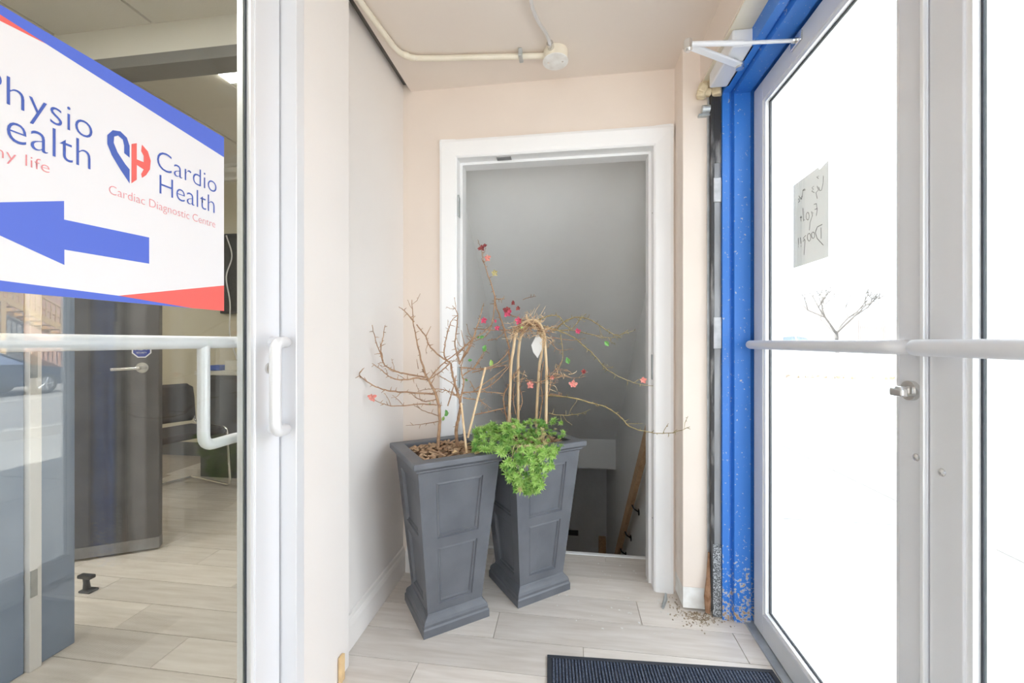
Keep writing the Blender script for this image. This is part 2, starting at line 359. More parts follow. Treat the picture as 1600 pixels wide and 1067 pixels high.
# stain patch on the stair wall near the jamb
a = atX(1017, 400, SXR-.002)
tag(MB().prism([(a.y-.10, a.z+.12),(a.y+.16, a.z+.10),(a.y+.12, a.z-.07),(a.y+.02, a.z-.16),(a.y-.10,a.z-.10)], 'x', SXR-.004, SXR-.001).build('plaster_patch', 'stain'), 'tan unpainted patch high on the stairwell wall', 'patch')
# handrail
hr = thing('handrail', (.5, 2.5, 0), 'wooden handrail board on the right stairwell wall', 'handrail')
R0, R1 = Vector((.505, 2.44, .80)), Vector((.505, 4.75, -1.45))
dv = (R1-R0).normalized(); nv = Vector((1,0,0)).cross(dv).normalized()
if nv.z < 0: nv = -nv
hv = []
for P_ in (R0, R1):
    for sx, sn in ((-.018,-.045),(.018,-.045),(.018,.045),(-.018,.045)): hv.append(P_+Vector((sx,0,0))+nv*sn)
MB().add(hv, [(0,1,2,3),(4,7,6,5),(0,4,5,1),(1,5,6,2),(2,6,7,3),(3,7,4,0)]).build('rail', 'wood', hr, .006)
for t in (.42, .60, .74, .93):
    q = R0.lerp(R1, t)-nv*.045
    m = MB().tube(fillet([q+nv*.002, q-nv*.03+Vector((.01,0,0)), Vector((SXR-.002, q.y, q.z-.055))], .012), .0055, 8)
    m.cyl((SXR-.006, q.y, q.z-.055), (SXR-.0005, q.y, q.z-.055), .026, 12); m.build('bracket', 'black', hr, smooth=True)
p0 = atY(893, 832, 6.198); tag(boxo('wall_switch_plate', 'counter', p0.x-.06, p0.x+.10, 6.19, 6.2, p0.z-.04, p0.z+.04, bevel=.004), 'small dark plate on the far wall below the stair', 'wall plate')
p0 = atY(941, 855, 5.4); tag(boxo('newel_post', 'wood', p0.x-.045, p0.x+.045, 5.36, 5.44, -2.7, p0.z+.13, bevel=.008), 'short wooden post at the foot of the stair', 'post')

# ================================================================== STREET DOORS (right)
fr = thing('door_2', (.67, 1.77, 0), 'chipped blue steel frame of the street doors', 'door frame', kind='structure')
def jamb_profile(yf, s):   # (x,y) section facing s*(-Y)
    return [(.62,yf+s*.012),(.648,yf+s*.012),(.652,yf+s*.020),(.657,yf+s*.020),(.661,yf),(.722,yf),(.726,yf+s*.006),(.726,yf+s*.016),(.80,yf+s*.016),(.80,yf+s*.05),(.62,yf+s*.05)]
MB().prism(jamb_profile(1.752, 1), 'z', 0, 2.2).build('jamb', 'blue', fr)
MB().prism(jamb_profile(.140, -1), 'z', 0, 2.2).build('jamb', 'blue', fr)
hp = [(p[0], 2.126+(p[1]-1.752)) for p in jamb_profile(1.752, 1)]
hp = [(x, z if z < 2.17 else 2.2) for x, z in hp]
MB().prism(hp, 'y', .10, 1.79).build('header', 'blue', fr)
for ya_, yb_s in ((1.738,1.772),(.118,.156)): boxo('weather_seal', 'greysteel', .776, .80, ya_, yb_s, 0, 2.15, fr)
boxo('weather_seal', 'greysteel', .776, .80, .118, 1.772, 2.112, 2.16, fr)
boxo('threshold', 'galv', .70, .82, .10, 1.765, -.01, .008, fr, .002)
# old black steel channel between wall end and blue frame
sj = thing('steel_channel', (.6, 1.79, 0), 'grimy black steel channel between beige wall end and blue frame', 'steel channel')
boxo('channel_edge', 'blacksteel', .578, .592, 1.772, 1.803, .03, 2.165, sj, .002)
boxo('channel_face', 'greysteel', .592, .6195, 1.776, 1.803, .006, 2.16, sj, .002)
boxo('scorched_head', 'blacksteel', .590, .6198, 1.774, 1.803, 1.86, 2.168, sj, .002)
boxo('corner_bead', 'galv', .571, .579, 1.790, 1.803, .11, 2.15, sj, .001)
for z0, z1 in ((1.70, 1.80), (1.10, 1.23)): boxo('hinge_filler_plate', 'plate', .588, .6198, 1.770, 1.78, z0, z1, sj, .003)
boxo('worn_foot_plate', 'speckle', .586, .619, 1.771, 1.78, .004, .30, sj, .002)
MB().tube([(.574,1.785,.26),(.572,1.782,.16),(.566,1.776,.08),(.566,1.772,.02)], [.004,.008,.013,.010], 6).build('rusty_strip', 'rust', sj)
# foam blob and clip at the top of the channel
m = MB()
for i in range(26):
    c = Vector((.565+random.uniform(-.03,.05), 1.776+random.uniform(-.01,.02), 2.168+random.uniform(-.02,.032)))
    s_ = random.uniform(.008,.018)
    m.box(-s_,s_,-s_,s_,-s_,s_, Matrix.Translation(c) @ Matrix.Rotation(random.uniform(0,3),4,'Y') @ Matrix.Rotation(random.uniform(0,3),4,'X'))
tag(m.build('spray_foam', 'foam', bevel=.006), 'yellowed lump of spray foam above the black channel', 'foam')
ck = thing('conduit_clip', (.55, 1.79, 2.10), 'galvanised clip on the wall end by the frame corner', 'clip')
MB().cyl((.545,1.778,2.085),(.575,1.778,2.085),.016,14).build('sleeve', 'galv', ck, smooth=True)
boxo('strap', 'galv', .535, .58, 1.783, 1.80, 2.062, 2.072, ck, .001)

def tube_bar(y0, y1, x, z, xd, r=.0165):
    return MB().tube(fillet([(xd, y1, z),(x, y1, z),(x, y0, z),(xd, y0, z)], .035), r, 14)
def leaf(name, ya, yb, label, hinge_far):
    d = thing(name, (.75, (ya+yb)/2, 0), label, 'door', kind='structure')
    x0, x1 = .73, .775; z0, z1 = .012, 2.12; sw = .072
    boxo('stile', 'alu', x0, x1, yb-sw, yb, z0, z1, d, .002); boxo('stile', 'alu', x0, x1, ya, ya+sw, z0, z1, d, .002)
    boxo('top_rail', 'alu', x0, x1, ya+sw, yb-sw, 2.045, z1, d, .002); boxo('bottom_rail', 'alu', x0, x1, ya+sw, yb-sw, z0, .095, d, .002)
    a, b = ya+sw, yb-sw
    def ring(name, m, w_, xa, xb):
        mm = MB().box(xa,xb,a,a+w_,.095,2.045).box(xa,xb,b-w_,b,.095,2.045).box(xa,xb,a+w_,b-w_,.095,.095+w_).box(xa,xb,a+w_,b-w_,2.045-w_,2.045)
        mm.build(name, m, d)
    ring('glazing_bead', 'bead', .013, .7345, .7475); ring('outer_bead', 'bead', .013, .7575, .7715); ring('gasket', 'gasket', .0175, .7475, .7495)
    boxo('glass_pane', 'glass', .7497, .7557, a+.004, b-.004, .10, 2.04, d)
    return d
L1 = leaf('door_3', .950, 1.742, 'glazed street door leaf hung on the blue frame, with taped note', True)
b1 = tube_bar(.972, 1.708, .693, 1.118, .732).build('push_bar', 'alu', L1, smooth=True)
boxo('meeting_strip', 'bead', .722, .731, .948, .958, .012, 2.12, L1, .002)
L2 = leaf('door_4', .152, .944, 'second glazed street door leaf at the right edge', False)
tube_bar(.19, .918, .672, 1.118, .732, .0165).build('push_bar', 'alu', L2, smooth=True)
tb = MB().cyl((.7305,.985,1.025),(.7205,.985,1.025),.021,18).build('thumb_turn', 'steel', L1, smooth=True)
MB().box(.700,.7205,.975,.995,1.016,1.034, Matrix.Translation(Vector((0,0,0)))).box(.698,.712,.970,1.006,1.012,1.030).build('turn_lever', 'steel', tb, .004)
for y_, z_, L_ in ((.975,.885,L1),(.915,.872,L2),(.985,.35,L1),(.985,.23,L1)): MB().tube([(.7305,y_,z_),(.7275,y_,z_),(.725,y_,z_)], [.0085,.0075,.003], 10).build('screw', 'steel', L_, smooth=True)

# door closer
cl = thing('door_closer', (.59, 1.55, 2.16), 'grey door closer with folding arm over the street door', 'door closer')
boxo('body', 'alu_w', .556, .632, 1.49, 1.725, 2.138, 2.197, cl, .006)
boxo('mounting_plate', 'steel', .632, .64, 1.47, 1.73, 2.14, 2.197, cl, .002)
PIN, ELB, SHOE = Vector((.615,1.58,2.128)), Vector((.396,1.434,2.118)), Vector((.728,1.43,2.098))
MB().cyl(PIN+Vector((0,0,.014)), PIN-Vector((0,0,.012)), .014, 14).build('pinion', 'steel', cl, smooth=True)
def flat_bar(p, q, wd, th):
    d_ = (q-p).normalized(); sdir = d_.cross(Vector((0,0,1))).normalized(); u_ = sdir.cross(d_)
    vs = []
    for P_ in (p, q):
        for a, b in ((-1,-1),(1,-1),(1,1),(-1,1)): vs.append(P_+sdir*a*wd/2+u_*b*th/2)
    return MB().add(vs, [(0,1,2,3),(4,7,6,5),(0,4,5,1),(1,5,6,2),(2,6,7,3),(3,7,4,0)])
flat_bar(PIN, ELB, .026, .008).build('lower_arm', 'alu_w', cl, .002)
mid = ELB.lerp(SHOE, .52)
MB().cyl(ELB+Vector((0,0,.004)), mid, .0085, 12).build('upper_arm', 'alu_w', cl, smooth=True)
MB().cyl(mid, SHOE, .0060, 10).build('rod', 'alu_w', cl, smooth=True)
MB().cyl(ELB+Vector((0,0,.016)), ELB-Vector((0,0,.014)), .014, 14).cyl(ELB-Vector((0,0,.014)), ELB-Vector((0,0,.022)), .007, 8).build('elbow', 'steel', cl, smooth=True)
MB().box(.722, .7305, 1.40, 1.46, 2.080, 2.113).cyl((.7225,1.43,2.098),(.712,1.43,2.098),.009,10).build('shoe', 'steel', cl, .003)

# taped note on the outside of the leaf-1 glass
nY0, nY1, nZ0, nZ1 = 1.317, 1.507, 1.378, 1.663
note = thing('paper_note', (.757, 1.44, 1.53), 'handwritten paper note taped to the street door glass', 'note')
nx = .7565
MB().add([(nx,nY0,nZ0),(nx,nY1,nZ0),(nx,nY1,nZ1-.004),(nx,nY0+.05,nZ1),(nx,nY0+.045,nZ1-.010),(nx,nY0,nZ1),
          (nx+.0006,nY0,nZ0),(nx+.0006,nY1,nZ0),(nx+.0006,nY1,nZ1-.004),(nx+.0006,nY0+.05,nZ1),(nx+.0006,nY0+.045,nZ1-.010),(nx+.0006,nY0,nZ1)],
         [(0,1,2,3,4,5),(11,10,9,8,7,6),(0,6,7,1),(1,7,8,2),(2,8,9,3),(3,9,10,4),(4,10,11,5),(5,11,6,0)]).build('sheet', 'note', note)
def npt(zx, zy): return atX(1225+zx/5.61, 240+zy/5.61, nx)
def circ(cx, cy, rx, ry, n=12): return [(cx+rx*math.cos(2*math.pi*i/n), cy+ry*math.sin(2*math.pi*i/n)) for i in range(n+1)]
strokes = {
 'letter_stroke': [
  [(345,195),(343,260),(330,320),(315,325),(305,295)], [(305,196),(286,205),(303,218)], [(290,285),(303,318),(280,342),(292,395)], [(262,285),(246,300),(258,312),(244,330),(266,342)],
  [(188,318),(165,325),(160,382)], [(165,322),(184,308)], [(155,372),(156,402),(146,384),(142,405)], [(131,370),(140,386),(128,400),(139,418),(125,426)],
  [(264,445),(285,437),(291,500),(283,545)], [(270,490),(293,480)], [(256,522),(241,508),(250,540),(230,600),(222,672)], circ(208,548,13,34), [(165,478),(171,590),(182,578)], [(150,545),(149,592)],[(140,560),(158,556)],
  [(335,620),(292,642),(275,690),(290,742),(345,802)], [(325,648),(326,745)], circ(255,715,14,28), circ(220,732,15,34), [(192,716),(170,738),(186,760),(175,888)], [(166,770),(180,752)],
  [(143,735),(150,788)], [(150,806),(151,815)], [(127,740),(128,800)], [(126,812),(127,820)]]}
for nm, ss in strokes.items():
    for s_ in ss:
        pts = [npt(*q)+Vector((.0003,0,0)) for q in s_]
        MB().tube(pts, .0011, 5).build(nm, 'ink', note)

# ================================================================== LEFT GLASS DOOR
ld = thing('door_5', (-.82, .6, 0), 'aluminium framed glass clinic door with poster and pull handle', 'door', kind='structure')
LY0, LY1 = .12, 1.047
lx0, lx1 = -.845, -.80
boxo('stile', 'alu_w', lx0, lx1, LY1-.09, LY1, .012, 2.13, ld, .002); boxo('stile', 'alu_w', lx0, lx1, LY0, LY0+.09, .012, 2.13, ld, .002)
boxo('top_rail', 'alu_w', lx0, lx1, LY0+.09, LY1-.09, 2.06, 2.13, ld, .002); boxo('bottom_rail', 'alu_w', lx0, lx1, LY0+.09, LY1-.09, .012, .10, ld, .002)
a, b = LY0+.09, LY1-.09
def lring(name, m, w_, xa, xb):
    MB().box(xa,xb,a,a+w_,.10,2.06).box(xa,xb,b-w_,b,.10,2.06).box(xa,xb,a+w_,b-w_,.10,.10+w_).box(xa,xb,a+w_,b-w_,2.06-w_,2.06).build(name, m, ld)
lring('gasket', 'gasket', .016, -.818, -.8155); lring('glazing_bead', 'bead', .011, -.8155, -.804); lring('inner_bead', 'bead', .012, -.842, -.826)
boxo('glass_pane', 'glass', -.8245, -.8185, a+.004, b-.004, .104, 2.056, ld)
MB().tube([(-.845,LY0+.06,1.128),(-.875,LY0+.075,1.128),(-.883,LY0+.1,1.128),(-.883,LY1-.1,1.128),(-.875,LY1-.075,1.128),(-.845,LY1-.06,1.128)], .0155, 14).build('push_bar', 'alu_w', ld, smooth=True)
MB().tube(fillet([(-.883,.889,1.128),(-.883,.889,.873),(-.883,1.0,.873),(-.843,1.0,.873)], .03), .0135, 12).build('push_bar_return', 'alu_w', ld, smooth=True)
# offset pull handle on the lock stile
hz0, hz1 = 1.13-.165, 1.13+.005
ym, yb_ = 1.015, .963
hx = -.748
pts = fillet([(-.80,ym,1.128),(hx,ym,1.128),(hx,yb_,1.128),(hx,yb_,.894),(hx,ym,.894),(-.80,ym,.894)], .026, 6)
MB().tube(pts, .0145, 16).build('pull_handle', 'alu_w', ld, smooth=True)
cy = MB().cyl((-.801,1.005,1.058),(-.7945,1.005,1.058),.015,18).build('lock_cylinder', 'steel', ld, smooth=True)
boxo('key_slot', 'black', -.7948, -.7940, 1.0035, 1.0065, 1.053, 1.063, cy)
lf = thing('trim_2', (-.78, 1.07, 0), 'white aluminium frame of the clinic door', 'door frame', kind='structure')
boxo('jamb', 'alu_w', -.90, XP+.002, 1.052, 1.087, 0, 2.19, lf, .002); boxo('jamb', 'alu_w', -.90, XP+.002, .06, .115, 0, 2.19, lf, .002)
boxo('head', 'alu_w', -.90, XP+.002, .115, 1.052, 2.14, 2.19, lf, .002)

# poster on the glass
po = thing('poster', (-.817, .5, 1.4), 'white blue and red cardio health poster on the clinic door glass', 'poster')
pxp = -.8178
def pp(px, py):
    q = atX(px, py, pxp); return (q.y, q.z)
PY1 = pp(350, 300)[0]; PY0 = PY1-.80; PZ1 = pp(349, 214)[1]; PZ0 = pp(352, 486)[1]
boxo('sheet', 'paper_w', pxp-.0006, pxp, PY0, PY1, PZ0, PZ1, po)
def flat(name, m, poly, layer=1):
    x = pxp+.0002*layer; n = len(poly)
    return MB().add([(x,p[0],p[1]) for p in poly], [tuple(range(n))]).build(name, m, po)
H = PZ1-PZ0
def topz(y): return PZ1
s0 = pp(0, 30)[1]
flat('top_band', 'p_blue', [(.32,PZ1),(PY1,PZ1-.048),(PY1,PZ1)])
oy = pp(72, 100)[0]
flat('top_wedge', 'p_red', [(oy,PZ1-.048*(oy-.32)/(PY1-.32)),(.32,PZ1),(PY0,PZ1),(PY0,PZ1-.060)])
y_e = pp(300, 480)[0]; y_s = pp(185, 460)[0]
zb = lambda px, py: pp(px, py)
flat('bottom_band', 'p_blue', [(PY0,PZ0),(y_e,PZ0),zb(185,462),zb(0,438),(PY0, zb(0,438)[1]+.02)])
flat('bottom_wedge', 'p_red', [zb(185,462),(y_e,PZ0),(PY1,PZ0),(PY1,zb(350,446)[1])])
A = [pp(233,371),pp(233,412),pp(100.5,390),pp(100.5,414)]; B = [pp(100,314),pp(100,343)]
def inter(p1,p2,p3,p4):
    d1=(p2[0]-p1[0],p2[1]-p1[1]); d2=(p4[0]-p3[0],p4[1]-p3[1]); k=d1[0]*d2[1]-d1[1]*d2[0]
    t=((p3[0]-p1[0])*d2[1]-(p3[1]-p1[1])*d2[0])/k; return (p1[0]+d1[0]*t,p1[1]+d1[1]*t)
tip = inter(pp(100.5,414), pp(0,368), pp(100,314), pp(0,316))
tip = (max(tip[0], PY0+.1), (A[0][1]+A[1][1])/2) if not (PY0 < tip[0] < .45) else tip
flat('arrow', 'p_blue', [A[0],B[1],B[0],tip,A[3],A[2],A[1]])
def text(body, m, p0, p1, capz, name='lettering'):
    """p0,p1 = baseline ends in the plane (y,z); capz = cap height"""
    cu = D.curves.new('txt', 'FONT'); cu.body = body; cu.size = 1.0; cu.resolution_u = 4; cu.offset = -.013
    ob = D.objects.new('txt', cu); COL.objects.link(ob)
    bpy.context.view_layer.update()
    me = D.meshes.new_from_object(ob.evaluated_get(bpy.context.evaluated_depsgraph_get()))
    D.objects.remove(ob)
    xs = [v.co.x for v in me.vertices]; x0, x1 = min(xs), max(xs)
    sx = (p1[0]-p0[0])/(x1-x0); sz = capz/.70
    for v in me.vertices:
        t = (v.co.x-x0)*sx
        v.co = Vector((pxp+.0006, p0[0]+t, p0[1]+(p1[1]-p0[1])*t/(p1[0]-p0[0])+v.co.y*sz))
    me.materials.clear(); me.materials.append(M[m]); me.name = name
    return link(name, me, po)
def lvl(p, q): z = (p[1]+q[1])/2; return (p[0], z), (q[0], z)
p_, q_ = lvl(pp(245,267), pp(338,299)); text('Cardio', 'p_navy', p_, q_, .040)
p_, q_ = lvl(pp(249,304), pp(335,332)); text('Health', 'p_navy', p_, q_, .040)
p_, q_ = lvl(pp(170,305), pp(336,354)); text('Cardiac Diagnostic Centre', 'p_pink', p_, q_, .0165)
q0 = pp(22,168.6); q1 = pp(144,219); z = (q0[1]+q1[1])/2
text('Physio', 'p_navy', (q0[0]-.036, z), (q1[0], z), .044)
q1 = pp(141,265); z = (pp(17,222)[1]+q1[1])/2
text('Health', 'p_navy', (pp(17,222)[0]-.045, z), (q1[0], z), .048)
q1 = pp(77,275); z = q1[1]+.004
text('healthy life', 'p_pink', (q1[0]-.118, z), (q1[0], z), .018)
# heart-shaped CH mark
hy0, hz1_ = pp(165, 203)[0], pp(180, 203)[1]; hy1 = pp(236, 250)[0]; hz0_ = pp(203, 287)[1]
def hp_(u, v): return (hy0+u*(hy1-hy0), hz0_+v*(hz1_-hz0_))
C_ = [(.50,.0),(.50,.30),(.40,.38),(.24,.56),(.16,.72),(.17,.85),(.25,.91),(.35,.87),(.38,.76),(.38,.60),(.50,.55),(.50,.80),(.44,.95),(.30,1.02),(.14,.97),(.03,.82),(.03,.64),(.12,.45),(.30,.22)]
H_ = [(.54,.02),(.54,.86),(.66,.93),(.66,.58),(.82,.58),(.82,.72),(.76,.80),(.78,.95),(.92,.86),(.99,.68),(.97,.48),(.88,.32),(.78,.22),(.76,.30),(.82,.42),(.66,.46),(.66,.14)]
flat('heart_mark', 'p_navy', [hp_(*q) for q in C_], 2); flat('heart_mark', 'p_red', [hp_(*q) for q in H_], 2)

# ================================================================== CEILING SERVICES
cn = thing('conduit', (-.4, 1.69, 2.34), 'cream painted conduit running along the ceiling', 'conduit')
MB().tube(fillet([(-.775,.6,2.343),(-.738,1.36,2.343),(-.705,1.67,2.343),(-.60,1.69,2.343),(-.10,1.742,2.343)], .075, 8), .0115, 12).build('pipe', 'cream', cn, smooth=True)
for x_, y_ in ((-.20,1.732),): MB().box(x_-.008,x_+.008,y_-.03,y_+.02,2.328,2.359).build('strap', 'galv', cn, .002)
MB().cyl((-.69,1.655,2.343),(-.672,1.665,2.343),.0145,12).build('coupling', 'cream', cn, smooth=True)
jb = thing('junction_box', (-.054, 1.745, 2.34), 'round cream junction box with blank cover on the ceiling', 'junction box')
MB().cyl((-.054,1.745,2.36),(-.054,1.745,2.318),.052,28).build('box', 'cream', jb, .003, True)
MB().cyl((-.054,1.745,2.318),(-.054,1.745,2.314),.054,28).build('cover', 'primer', jb, .001, True)
MB().cyl((-.07,1.70,2.343),(-.075,1.672,2.345),.014,12).build('connector', 'steel', jb, smooth=True)
for dx in (-.03,.03): MB().cyl((-.054+dx,1.745,2.3142),(-.054+dx,1.745,2.3125),.004,8).build('screw', 'steel', jb)
fx = thing('flexible_conduit', (-.1, 1.55, 2.34), 'silver flexible cable sweeping from the junction box over the ceiling', 'cable')
cp = catmull([(-.073,1.685,2.344),(-.085,1.62,2.341),(-.118,1.53,2.340),(-.132,1.44,2.343),(-.118,1.30,2.344),(-.10,.9,2.345),(-.10,.2,2.345)], 22)
MB().tube(cp, [.0062+.0009*(i % 2) for i in range(len(cp))], 8).build('cable', 'silver', fx)

# ================================================================== PLANTERS
def planter(cx, cy_, rot, label):
    t = thing('planter', (cx, cy_, 0), label, 'planter', 'black tapered planters'); t.rotation_euler = (0,0,rot)
    bpy.context.view_layer.update()
    mtx = Matrix.Translation((cx,cy_,0)) @ Matrix.Rotation(rot,4,'Z')
    def sect(prof):
        m = MB(); vs = []; fs = []
        for h, z in prof: vs += [mtx @ Vector(p) for p in ((-h,-h,z),(h,-h,z),(h,h,z),(-h,h,z))]
        for i in range(len(prof)-1):
            for j in range(4): fs.append((i*4+j, i*4+(j+1)%4, (i+1)*4+(j+1)%4, (i+1)*4+j))
        fs += [(3,2,1,0), tuple((len(prof)-1)*4+j for j in range(4))]
        return m.add(vs, fs)
    sect([(.1385,0),(.1385,.030),(.1345,.036),(.1345,.046),(.131,.056),(.124,.064),(.118,.070),(.116,.076)]).build('plinth', 'planter', t, .0015)
    zb_, zt, hb, ht = .074, .648, .1145, .169
    def hw(z): return hb+(ht-hb)*(z-zb_)/(zt-zb_)
    body = MB(); rowsz = [zb_, .105, .335, .372, .595, zt]
    for f in range(4):
        rm = mtx @ Matrix.Rotation(f*math.pi/2,4,'Z')
        nrm = (rm.to_3x3() @ Vector((0,-1,-.095))).normalized()
        def P(u, z): h = hw(z); return rm @ Vector((u*h, -h, z))
        for i in range(5):
            z0, z1 = rowsz[i], rowsz[i+1]; um = .60
            if i in (1, 3):
                body.add([P(-1,z0),P(-um,z0),P(-um,z1),P(-1,z1)], [(0,1,2,3)]); body.add([P(um,z0),P(1,z0),P(1,z1),P(um,z1)], [(0,1,2,3)])
                q = [P(-um,z0),P(um,z0),P(um,z1),P(-um,z1)]; c = sum(q, Vector())/4
                rings = []
                for sh, dp in ((0,0),(.003,-.006),(.010,-.004),(.014,-.010),(.018,-.010)):
                    rr = []
                    ex = (q[1]-q[0]).normalized(); ez = (q[3]-q[0]).normalized()
                    for k, v in enumerate(q):
                        sx = 1 if k in (0,3) else -1; sz = 1 if k in (0,1) else -1
                        rr.append(v+ex*sh*sx+ez*sh*sz+nrm*dp)
                    rings.append(rr)
                pm = MB(); vs = [v for rr in rings for v in rr]; fs = []
                for a_ in range(len(rings)-1):
                    for k in range(4): fs.append((a_*4+k, a_*4+(k+1)%4, a_*4+4+(k+1)%4, a_*4+4+k))
                fs.append(tuple(len(vs)-4+k for k in range(4)))
                pm.add(vs, fs).build('panel', 'planter', t)
            else:
                body.add([P(-1,z0),P(1,z0),P(1,z1),P(-1,z1)], [(0,1,2,3)])
    body.build('body', 'planter', t)
    # rim ring: outer profile then down the inside
    prof = [(.169,.640),(.178,.646),(.178,.652),(.184,.656),(.191,.662),(.191,.680),(.188,.683),(.142,.683),(.138,.680),(.132,.56)]
    m = MB(); vs = []; fs = []
    for h, z in prof: vs += [mtx @ Vector(p) for p in ((-h,-h,z),(h,-h,z),(h,h,z),(-h,h,z))]
    for i in range(len(prof)-1):
        for j in range(4): fs.append((i*4+j, i*4+(j+1)%4, (i+1)*4+(j+1)%4, (i+1)*4+j))
    m.add(vs, fs).build('rim', 'planter', t, .0015)
    # soil with bark chips
    so = MB(); n = 14; vs = []; fs = []
    for i in range(n+1):
        for j in range(n+1):
            u = -1+2*i/n; v = -1+2*j/n; vs.append(mtx @ Vector((u*.137, v*.137, .652+random.uniform(-.006,.006)+.012*(1-u*u)*(1-v*v))))
    for i in range(n):
        for j in range(n): fs.append((i*(n+1)+j,(i+1)*(n+1)+j,(i+1)*(n+1)+j+1,i*(n+1)+j+1))
    so.add(vs, fs)
    so_o = so.build('potting_soil', 'soil', t); so_o['kind'] = 'stuff'
    ch = MB()
    for i in range(150):
        c = mtx @ Vector((random.uniform(-.125,.125), random.uniform(-.125,.125), .664+random.uniform(0,.012)))
        l, w_, h = random.uniform(.006,.018), random.uniform(.004,.009), random.uniform(.0015,.003)
        ch.box(-l,l,-w_,w_,-h,h, Matrix.Translation(c) @ Matrix.Rotation(random.uniform(0,6.28),4,'Z') @ Matrix.Rotation(random.uniform(-.6,.6),4,'X') @ Matrix.Rotation(random.uniform(-.5,.5),4,'Y'))
    o = ch.build('bark_chips', 'chip', t); o['kind'] = 'stuff'
    return t
planter(-.515, 1.683, math.radians(37), 'black panelled tapered planter nearer the side wall, holding a low bare shrub')
planter(-.185, 1.912, math.radians(37.5), 'black panelled tapered planter in the doorway, holding the hoop and trailing greenery')

# ------------------------------------------------------------------ shrubs
def zA(p): return (550+p[0]/3.812, 440+p[1]/3.812)
def zB(p): return (740+p[0]/4.571, 360+p[1]/4.571)
def zC(p): return (740+p[0]/4.571, 560+p[1]/4.571)
def branch(parent, pts, r0, r1, Y, bow, m, spurs=True):
    """pts = photo points (full-frame px), Y = depth at start, bow = change of depth along it"""
    n = len(pts); P3 = [atY(p[0], p[1], Y+bow*(i/(n-1))+random.uniform(-.006,.006)) for i, p in enumerate(pts)]
    c = catmull(P3, 5); k = len(c)
    rad = [r0+(r1-r0)*i/(k-1) for i in range(k)]
    c = [c[0]]+[v+Vector((random.uniform(-1,1),random.uniform(-1,1),random.uniform(-1,1)))*.0014 for v in c[1:-1]]+[c[-1]]
    mb = MB().tube(c, rad, 6)
    if spurs:
        for i in range(2, k-1, 2):
            if random.random() < .95:
                d = (c[i+1]-c[i-1]).normalized(); s = d.cross(Vector((random.uniform(-1,1),random.uniform(-1,1),random.uniform(-1,1)))).normalized()
                e = c[i]+s*random.uniform(.009,.026)+d*random.uniform(-.002,.008)
                mb.tube([c[i], (c[i]+e)/2+d*.001, e], [rad[i]*.7, .0014, .0007], 4)
    if spurs and k > 12:
        for q in range(max(1, k//9)):
            i = random.randint(k//4, k-2); d = (c[i+1]-c[i-1]).normalized()
            s = d.cross(Vector((random.uniform(-1,1),random.uniform(-1,1),random.uniform(-.5,1)))).normalized()
            l = random.uniform(.025,.06); e1 = c[i]+s*l*.5+d*l*.3; e2 = e1+s*l*.35+d*l*.5+Vector((0,0,random.uniform(0,.015)))
            mb.tube([c[i], e1, e2], [rad[i]*.6, .0013, .0008], 5)
            for t in (.4,.8):
                b0 = e1.lerp(e2, t); b1 = b0+Vector((random.uniform(-1,1),random.uniform(-1,1),random.uniform(-1,1)))*.009; mb.tube([b0, b1], [.001,.0006], 4)
    mb.build('branch', m, parent)
def bract(parent, p, Y, m, s=.011):
    c = atY(p[0], p[1], Y); mb = MB()
    for k in range(5):
        R_ = Matrix.Translation(c) @ Matrix.Rotation(k*1.256+random.uniform(-.2,.2),4,'Y') @ Matrix.Rotation(random.uniform(-.7,.5),4,'X')
        l = s*random.uniform(.8,1.25)
        mb.add([R_ @ Vector(v) for v in ((0,0,0),(-.45*l,-.25*l,.45*l),(-.3*l,-.1*l,.95*l),(0,-.3*l,1.2*l),(.3*l,-.1*l,.95*l),(.45*l,-.25*l,.45*l),(0,.12*l,.55*l))],
               [(0,1,6),(1,2,6),(2,3,6),(3,4,6),(4,5,6),(5,0,6)])
    mb.build('flower', m, parent)
def leafo(parent, p, Y, m, l=.024, rz=0.0, tilt=0.0):
    c = atY(p[0], p[1], Y); R_ = Matrix.Translation(c) @ Matrix.Rotation(rz,4,'Y') @ Matrix.Rotation(tilt,4,'X')
    v = [(0,0,0),(-.33*l,-.12*l,.35*l),(-.30*l,-.1*l,.65*l),(0,.05*l,1.1*l),(.30*l,-.1*l,.65*l),(.33*l,-.12*l,.35*l),(0,.08*l,.3*l),(0,.1*l,.65*l)]
    MB().add([R_ @ Vector(q) for q in v], [(0,1,6),(1,2,7,6),(2,3,7),(3,4,7),(4,5,6,7),(5,0,6)]).build('leaf', m, parent)
YA, YC = 1.69, 1.91
s1 = thing('bare_shrub', (-.5, YA, .66), 'bare spiny shrub with spreading brown branches in the nearer planter', 'shrub')
